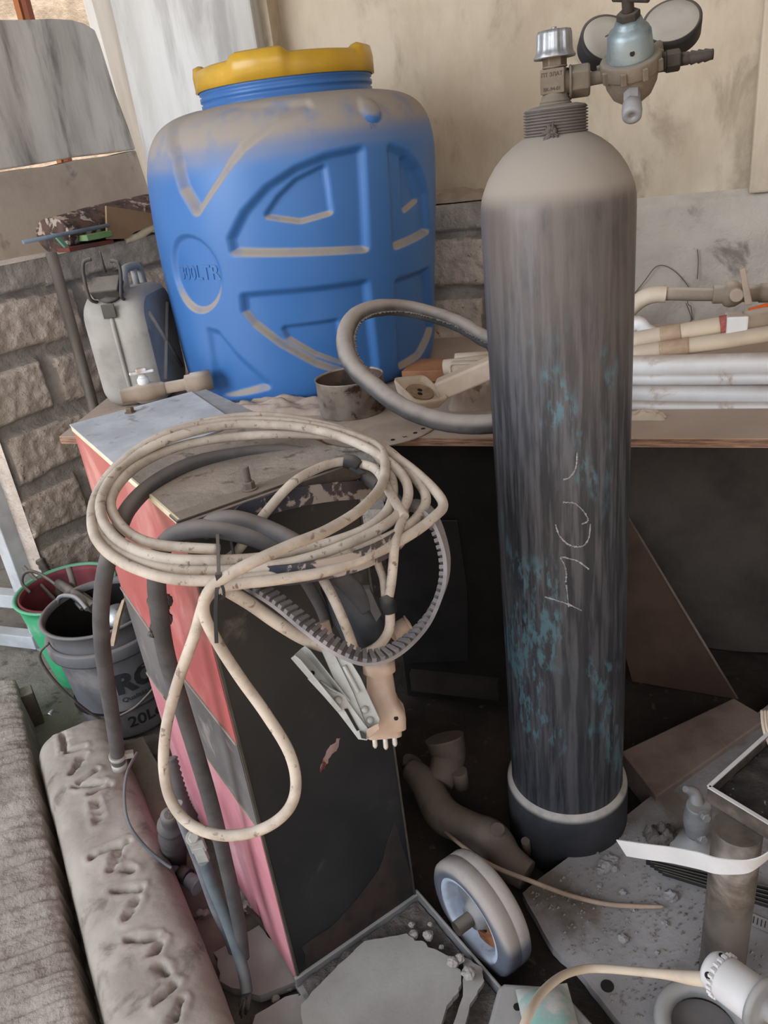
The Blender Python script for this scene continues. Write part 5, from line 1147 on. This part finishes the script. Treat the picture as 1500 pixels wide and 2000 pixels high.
# ================================================================== RIGHT FLOOR
# wheel
wc = Z(908, 1716, .215); wax = UM; wc = V((wc.x, wc.y, .108))
wh = thing('trolley_wheel', 'dusty rubber trolley wheel with white hub beside the foot tray', 'wheel', V((wc.x, wc.y, 0)))
R_ = .108; mb = MB(); mb.lathe([(.080, -.003), (.086, -.004), (.102, -.001), (R_-.001, .004), (R_, .010), (R_, .027), (R_-.0012, .028), (R_, .029), (R_, .046), (R_-.002, .052), (.100, .056), (.080, .056), (.080, -.003)], mtx(wc-wax*.0, wax), 96, (False, False)); mb.build('tyre', m_tyre, wh)
mb = MB(); mb.lathe([(.081, -.001), (.077, -.0025), (.072, -.001), (.069, .006), (.068, .030)], mtx(wc, wax), 72, (False, False)); mb.build('rim', m_hub, wh)
mb = MB(); mb.lathe([(.070, .030), (.050, .026), (.034, .024), (.028, .016), (.022, .004), (.0, .003)], mtx(wc, wax), 60, (False, False)); mb.build('hub', m_greymetal, wh)
mb = MB(); mb.cyl(wc-wax*.030, wc+wax*.08, .013); mb.build('axle', m_iron, wh)
mb = MB(); fr_ = (-UP*.6-VM*.8).normalized(); x_, y_, z_ = frame(wax, fr_)
pts = [wc+wax*.020+x_*cos(a)*.064+y_*sin(a)*.064 for a in [(-.9+k*.2) for k in range(10)]]+[wc+wax*.014+x_*cos(a)*.034+y_*sin(a)*.034 for a in [(.9-k*.3) for k in range(7)]]
mb.prism(pts, wax*.004); mb.build('rust_patch', m_rust, wh)
# exhaust manifold
mf = thing('exhaust_manifold', 'sooty curved metal manifold pipe on the floor by the cylinder', 'manifold', Z(900, 1640, 0))
mb = MB(); mb.tube([Z(800, 1500, .10), Z(830, 1530, .09), Z(865, 1590, .075), (Z(920, 1620, .07)), Z(960, 1640, .07), Z(990, 1680, .06), Z(1030, 1710, .05)], [.025, .034, .038, .036, .04, .036, .03], 20, sub=7); mb.build('main_pipe', m_manifold, mf)
mb = MB(); mb.tube([Z(868, 1440, .16), Z(875, 1480, .12), Z(858, 1530, .09)], [.045, .04, .03], 18, sub=6); mb.build('branch_pipe', m_manifold, mf)
for a_, b_, r_ in ((Z(896, 1506, .12), Z(902, 1535, .08), .018), (Z(806, 1484, .11), Z(800, 1500, .09), .022), (Z(972, 1618, .115), Z(972, 1640, .08), .014), (Z(1026, 1642, .07), Z(1030, 1665, .03), .009)): mb = MB(); mb.cyl(a_, b_, r_); mb.build('flange_stub', m_manifold, mf)
mb = MB(); mb.tube([Z(846, 1604, .05), Z(900, 1650, .10), Z(960, 1690, .11), Z(1040, 1722, .10), Z(1110, 1748, .075), Z(1180, 1765, .068), Z(1240, 1770, .068), Z(1296, 1771, .068)], [.003, .004, .0045, .0045, .0045, .0045, .0045, .003], 10, sub=7); tag(mb.build('dusty_cable', m_plug), 'thin dusty cable lying over the edge of the base plate', 'cable')
# base plate
BZ = .06
def jagpoly(px, z, seed=0, jag=3., per=6):
    pts = []
    for i in range(len(px)):
        a, b = px[i], px[(i+1) % len(px)]
        for k in range(per):
            t = k/per; j = noise.noise(V((a[0]*.17+k*1.9, a[1]*.13, seed)))*jag; pts.append(Z(a[0]+(b[0]-a[0])*t+j*.4, a[1]+(b[1]-a[1])*t-j, z))
    return pts
mb = MB(); mb.prism(jagpoly([(1480, 1392), (1216, 1598), (1057, 1713), (1020, 1745), (1080, 1853), (1127, 1893), (1213, 2000), (1270, 2070), (1800, 2070), (1760, 1300), (1600, 1300)], BZ), -UP*.02)
plate_px = [(1480, 1392), (1216, 1598), (1057, 1713), (1020, 1745), (1080, 1853), (1127, 1893), (1213, 2000), (1270, 2070), (1800, 2070), (1760, 1300)]
tag(mb.build('base_plate', m_dustboard), 'broad dust-covered metal plate under the post at lower right', 'plate')
mb = MB(); mb.lathe([(.011, 0), (.011, .0008)], mtx(Z(1186, 1926, BZ+.0004)), 24); tag(mb.build('drilled_hole', m_dark), 'round dark hole in the dusty plate near the curved white cable', 'hole')
rs = random.Random(4); mb = MB()
for k in range(900):
    x, y = rs.uniform(1040, 1490), rs.uniform(1600, 1990)
    if sdf(plate_px, x, y) > -12: continue
    r = rs.uniform(.0014, .0042); p = Z(x, y, BZ+r*.5); s_ = [(r, 0, -r*.5), (0, r, -r*.5), (-r, -r*.4, -r*.5), (0, 0, r)]
    mb.add([p+V(q)*rs.uniform(.7, 1.4) for q in s_], [(0, 1, 3), (1, 2, 3), (2, 0, 3)], False)
tag(mb.build('grit', m_stone), 'fine grit scattered over the dusty plate', 'grit', kind='stuff')
CL = ['largest dirt lump on the plate, left of the white strip', 'lump just right of the largest dirt lump on the plate', 'small lump touching the left of the largest dirt lump', 'lump on the lower right of the largest dirt lump', 'larger pale lump between white strip and bolted clamp', 'small lump left of the pale one above the white strip', 'small lump right of the pale one above the white strip', 'lump beside the end of the thin dusty cable', 'lump above the middle of the thin dusty cable', 'lump below the end of the thin dusty cable', 'elongated lump in the open middle of the dusty plate', 'tiny dark lump under the white strip', 'tiny dark lump right above the thin dusty cable', 'small lump above the left part of the thin dusty cable', 'tiny lump above the white cable of the chuck', 'small lump just above the cable end']
for k, (x, y, r) in enumerate([(1182, 1690, .016), (1196, 1680, .012), (1172, 1700, .010), (1200, 1696, .009), (1312, 1640, .013), (1300, 1636, .009), (1322, 1646, .008), (1313, 1750, .013), (1216, 1742, .007), (1299, 1804, .007), (1217, 1833, .009), (1286, 1735, .004), (1236, 1775, .005), (1170, 1730, .006), (1283, 1860, .004), (1280, 1768, .006)]):
    tag(rock(Z(x, y, BZ+r*.3), r, k+50, (1, 1, .6), .6).build('crumb', m_dustboard), CL[k], 'lump', 'dirt lumps on the dusty plate')
# wooden board / brick behind
mb = MB(); mb.prism([Z(x, y, .075) for x, y in ((1213, 1468), (1433, 1363), (1500, 1402), (1282, 1556))], -UP*.075); tag(mb.build('wooden_block', m_brick, bevel=.003), 'long flat dusty wooden block behind the dusty plate', 'block')
# hardboard leaning
P0 = Z(1440, 1364, .0); P1 = onp(1226, 1008, NW*1.90, NW); dr = V((-.23, .12, 0))
mb = MB(); nrm = (P1-P0).cross(dr).normalized(); mb.prism([P0, P1, P1+dr*.4, P0+dr], nrm*.006); hb2 = mb.build('leaning_hardboard', m_plydark); tag(hb2, 'thin brown hardboard sheet leaning on the wall under the shelf', 'board')
mb = MB(); mb.tube([P0+nrm*.003, P0+(P1-P0)*.5+nrm*.006, P1+nrm*.003], .004, 6); mb.build('worn_edge', m_brick, hb2)
# post with tray
pb = Z(1408, 1905, BZ); ps = thing('post_with_tray', 'steel post on the dusty plate carrying a tray of metal filings', 'stand', pb)
mb = MB(); mb.lathe([(.035, 0), (.035, .345)], mtx(pb), 48); mb.build('post', m_post, ps)
TZ = .435; c0 = Z(1384, 1538, TZ); c1 = Z(1510, 1425, TZ); c2 = Z(1515, 1628, TZ); e1 = (c1-c0).normalized(); e2 = V((e1.y, -e1.x, 0))
mb = MB()
LX, LY = .22, .20
def tr_(a, b, h): return c0+e1*a+e2*b+UP*h
mb.prism([tr_(0, 0, -.028), tr_(LX, 0, -.028), tr_(LX, LY, -.028), tr_(0, LY, -.028)], UP*.004)
for a, b in (((0, 0), (LX, 0)), ((0, 0), (0, LY)), ((LX, 0), (LX, LY)), ((0, LY), (LX, LY))):
    p, q = tr_(*a, 0), tr_(*b, 0); mb.band([p-UP*.014, q-UP*.014], UP, .030, .0035)
mb.build('tray', m_post, ps, bevel=.0008)
mb = MB(); mb.band([tr_(0, 0, .0015), tr_(LX, 0, .0015)], e2, .006, .002); mb.band([tr_(0, 0, .0015), tr_(0, LY, .0015)], e1, .006, .002); mb.build('tray_lip', m_strip, ps)
mb = MB(); mb.grid(lambda u, v: tr_(.004+u*(LX-.008), .004+v*(LY-.008), -.020+.006*fbm(V((u*5, v*5, 1)))), 40, 40, flip=True); mb.build('filings', m_filings, ps); bpy.data.objects['filings']['kind'] = 'stuff'
# clamp fitting on the plate
fc_ = Z(1360, 1690, BZ); fi = thing('dusty_clamp_fitting', 'dusty bolted clamp on a round flange left of the post', 'fitting', fc_)
fo = V((fc_.x+.012, fc_.y+.035, BZ))
mb = MB(); mb.lathe([(.048, 0), (.048, .006), (.046, .010), (.036, .016), (.022, .03), (.016, .042), (.014, .05)], mtx(fo), 48); mb.build('flange', m_greymetal, fi)
mb = MB(); mb.tube([fo+UP*.045, fo+UP*.08, fo+UP*.12], [.020, .026, .022], 16, sub=5); mb.tube([fo+UP*.10, fo+UP*.13+V((.0, .02, 0)), fo+UP*.145+V((-.02, .02, 0))], [.016, .012, .006], 12, sub=5); mb.build('clamp_body', m_greymetal, fi)
mb = bolt(fo+UP*.118-V((0, .024, 0)), V((.1, -1, .3)), .009, .012); mb.build('hex_bolt', m_greymetal, fi); mb = MB(); bolt(fo+UP*.052-V((.0, .016, 0)), V((.2, -1, .4)), .009, .014, mb=mb); mb.build('hex_bolt', m_greymetal, fi)
mb = MB(); mb.grid(sackf(fo+V((-.055, .035, 0)), V((.03, 0, 0)), V((0, .022, 0)), .03, 3, .9), 20, 16); tag(mb.build('dirt_clump', m_dirt), 'clump of dark dirt beside the bolted clamp', 'dirt')
# black laminated strips and ruler marks
ON = ['topmost', 'second', 'third', 'fourth', 'lowest']
for k in range(5):
    mb = MB(); a, b = Z(1262+k*8, 1682+k*6, BZ+.014), Z(1560, 1752+k*9, BZ+.014); mb.band([a, b], UP, .016-.002*k, .0022); tag(mb.build('black_lamination', m_black), ON[k]+' of the thin black metal strips behind the post', 'strip', 'black laminations behind the post')
mb = MB(); mb.prism([Z(x, y, BZ+.002) for x, y in ((1452, 1778), (1520, 1806), (1520, 1832), (1448, 1800))], UP*.002); rl = mb.build('ruler_plate', m_greymetal); tag(rl, 'small dusty ruler plate right of the post', 'ruler')
mb = MB()
for k in range(7): x = 1458+k*7.5; mb.band([Z(x, 1784+k*3, BZ+.0046), Z(x-2, 1797+k*3, BZ+.0046)], V((1, 0, 0)), .0012, .0004)
mb.build('ruler_mark', m_dark, rl)
# curved white strip
mb = MB(); st = [(1214, 1656, 1.14), (1260, 1663, 1.10), (1310, 1670, 1.06), (1360, 1680, 1.02), (1400, 1690, .99), (1440, 1693, .97), (1470, 1688, .96), (1495, 1675, .96), (1530, 1645, .97)]
mb.band([D(*p) for p in st], V((.05, -.25, 1)), .029, .0015, sub=8); tag(mb.build('curved_strip', m_strip), 'flat white strip bending around the front of the post', 'strip')
for k in range(4):
    mb = MB(); mb.tube([D(1488+k*6, 1388, 1.3), D(1490+k*6, 1415, 1.28), D(1498+k*6, 1445, 1.27), D(1512+k*6, 1470, 1.27)], .0026, 8, sub=5); tag(mb.build('pale_cord', m_pvcd), ['leftmost', 'second', 'third', 'rightmost'][k]+' of the thin pale cords at the right edge above the tray', 'cord', 'pale cords above the tray')
# drill chuck with rod and cable
ck = thing('drill_chuck', 'dusty white drill chuck at the lower right corner', 'chuck', Z(1440, 1990, .06))
k0_, k1_ = D(1400, 1898, .93), D(1470, 1950, .89); ca_ = (k1_-k0_).normalized()
mb = MB(); mb.lathe([(.009, 0), (.020, .001), (.0235, .006), (.0245, .020), (.025, .022), (.0262, .024), (.0262, .060), (.0265, .062), (.025, .064)], mtx(k0_-ca_*.010, ca_), 48); ckb = mb.build('chuck_body', m_strip, ck)
mb = MB()
for k in range(22):
    a = 2*pi*k/22; x, y, z = frame(ca_); mb.box((.0255*cos(a), .0255*sin(a), .018), (.004, .004, .006), mtx(k0_-ca_*.010, ca_))
mb.build('chuck_teeth', m_strip, ckb)
mb = MB(); x, y, z = frame(ca_); n_ = (-ray(1420, 1900)); 
for dx_ in (0, 1): q = k0_+ca_*.004; r_ = (n_-ca_*n_.dot(ca_)).normalized(); r_ = Matrix.Rotation(1.3*dx_-.9, 3, ca_) @ r_; mb.lathe([(.004, 0), (.004, .001)], mtx(q+r_*.0242, r_), 12)
mb.build('key_hole', m_dark, ckb)
mb = MB(); mb.lathe([(.027, .064), (.0325, .066), (.0325, .072), (.028, .074), (.016, .075), (.012, .078), (.012, .15)], mtx(k0_-ca_*.010, ca_), 48); mb.build('rear_sleeve', m_greymetal, ck)
mb = MB(); cb_ = [(1392, 1914, .94), (1350, 1910, .97), (1300, 1903, 1.02), (1240, 1897, 1.08), (1180, 1892, 1.10), (1140, 1893, 1.10), (1100, 1905, 1.07), (1062, 1935, 1.02), (1035, 1975, .97), (1015, 2030, .94)]
mb.tube([D(*p) for p in cb_], [.009, .0085, .0062, .0058, .0058, .0058, .0058, .0058, .0058, .0058], 14, sub=8); mb.build('cable', m_pvcd, ck)
# ring
mb = MB(); rc = Z(1375, 2005, .09); mb.tube([rc+V((cos(a), sin(a), 0))*.062 for a in [2*pi*k/40 for k in range(40)]], .014, 14, closed=True); rg2 = mb.build('pipe_ring', m_greymetal); tag(rg2, 'grey metal ring lying below the drill chuck', 'ring')
mb = MB(); mb.lathe([(.053, -.02), (.053, -.016)], mtx(rc), 32); mb.build('ring_inside', m_stripe, rg2)
# machine head at the bottom
mh = thing('machine_head', 'dusty metal machine housing with teal cover at the bottom edge', 'machine', Z(1040, 1990, .0))
hp_ = [(972, 1926), (985, 1918), (1080, 1924), (1120, 1955), (1170, 2010), (1200, 2060), (930, 2070), (955, 1990)]
mb = MB(); mb.prism([Z(x, y, .11) for x, y in hp_], -UP*.11); mb.build('housing', m_greymetal, mh, bevel=.008, bseg=3)
mb = MB(); hc_ = Z(1075, 2000, .118); mb.grid(lambda u, v: hc_+V(((u-.5)*.085, (v-.5)*.12, .022*max(0, 1-abs(2*u-1)**3)*max(0, 1-abs(2*v-1)**3))), 24, 24, flip=True); mb.build('teal_cover', m_teal, mh)
mb = MB(); mb.lathe([(.006, 0), (.006, .001)], mtx(Z(1010, 1967, .1105)), 16); mb.build('hole', m_dark, mh)
# rounded stones of the rubble outside
rs = random.Random(33)
mb = MB()
for k in range(70):
    q = rock(V((rs.uniform(-2.8, -1.35), rs.uniform(1.9, 4.4), -.04)), rs.uniform(.015, .055), k+90); mb.add(q.v, q.f, False)
tag(mb.build('rubble', m_ground), 'pale rubble on the ground outside the doorway at left', 'rubble', kind='stuff')
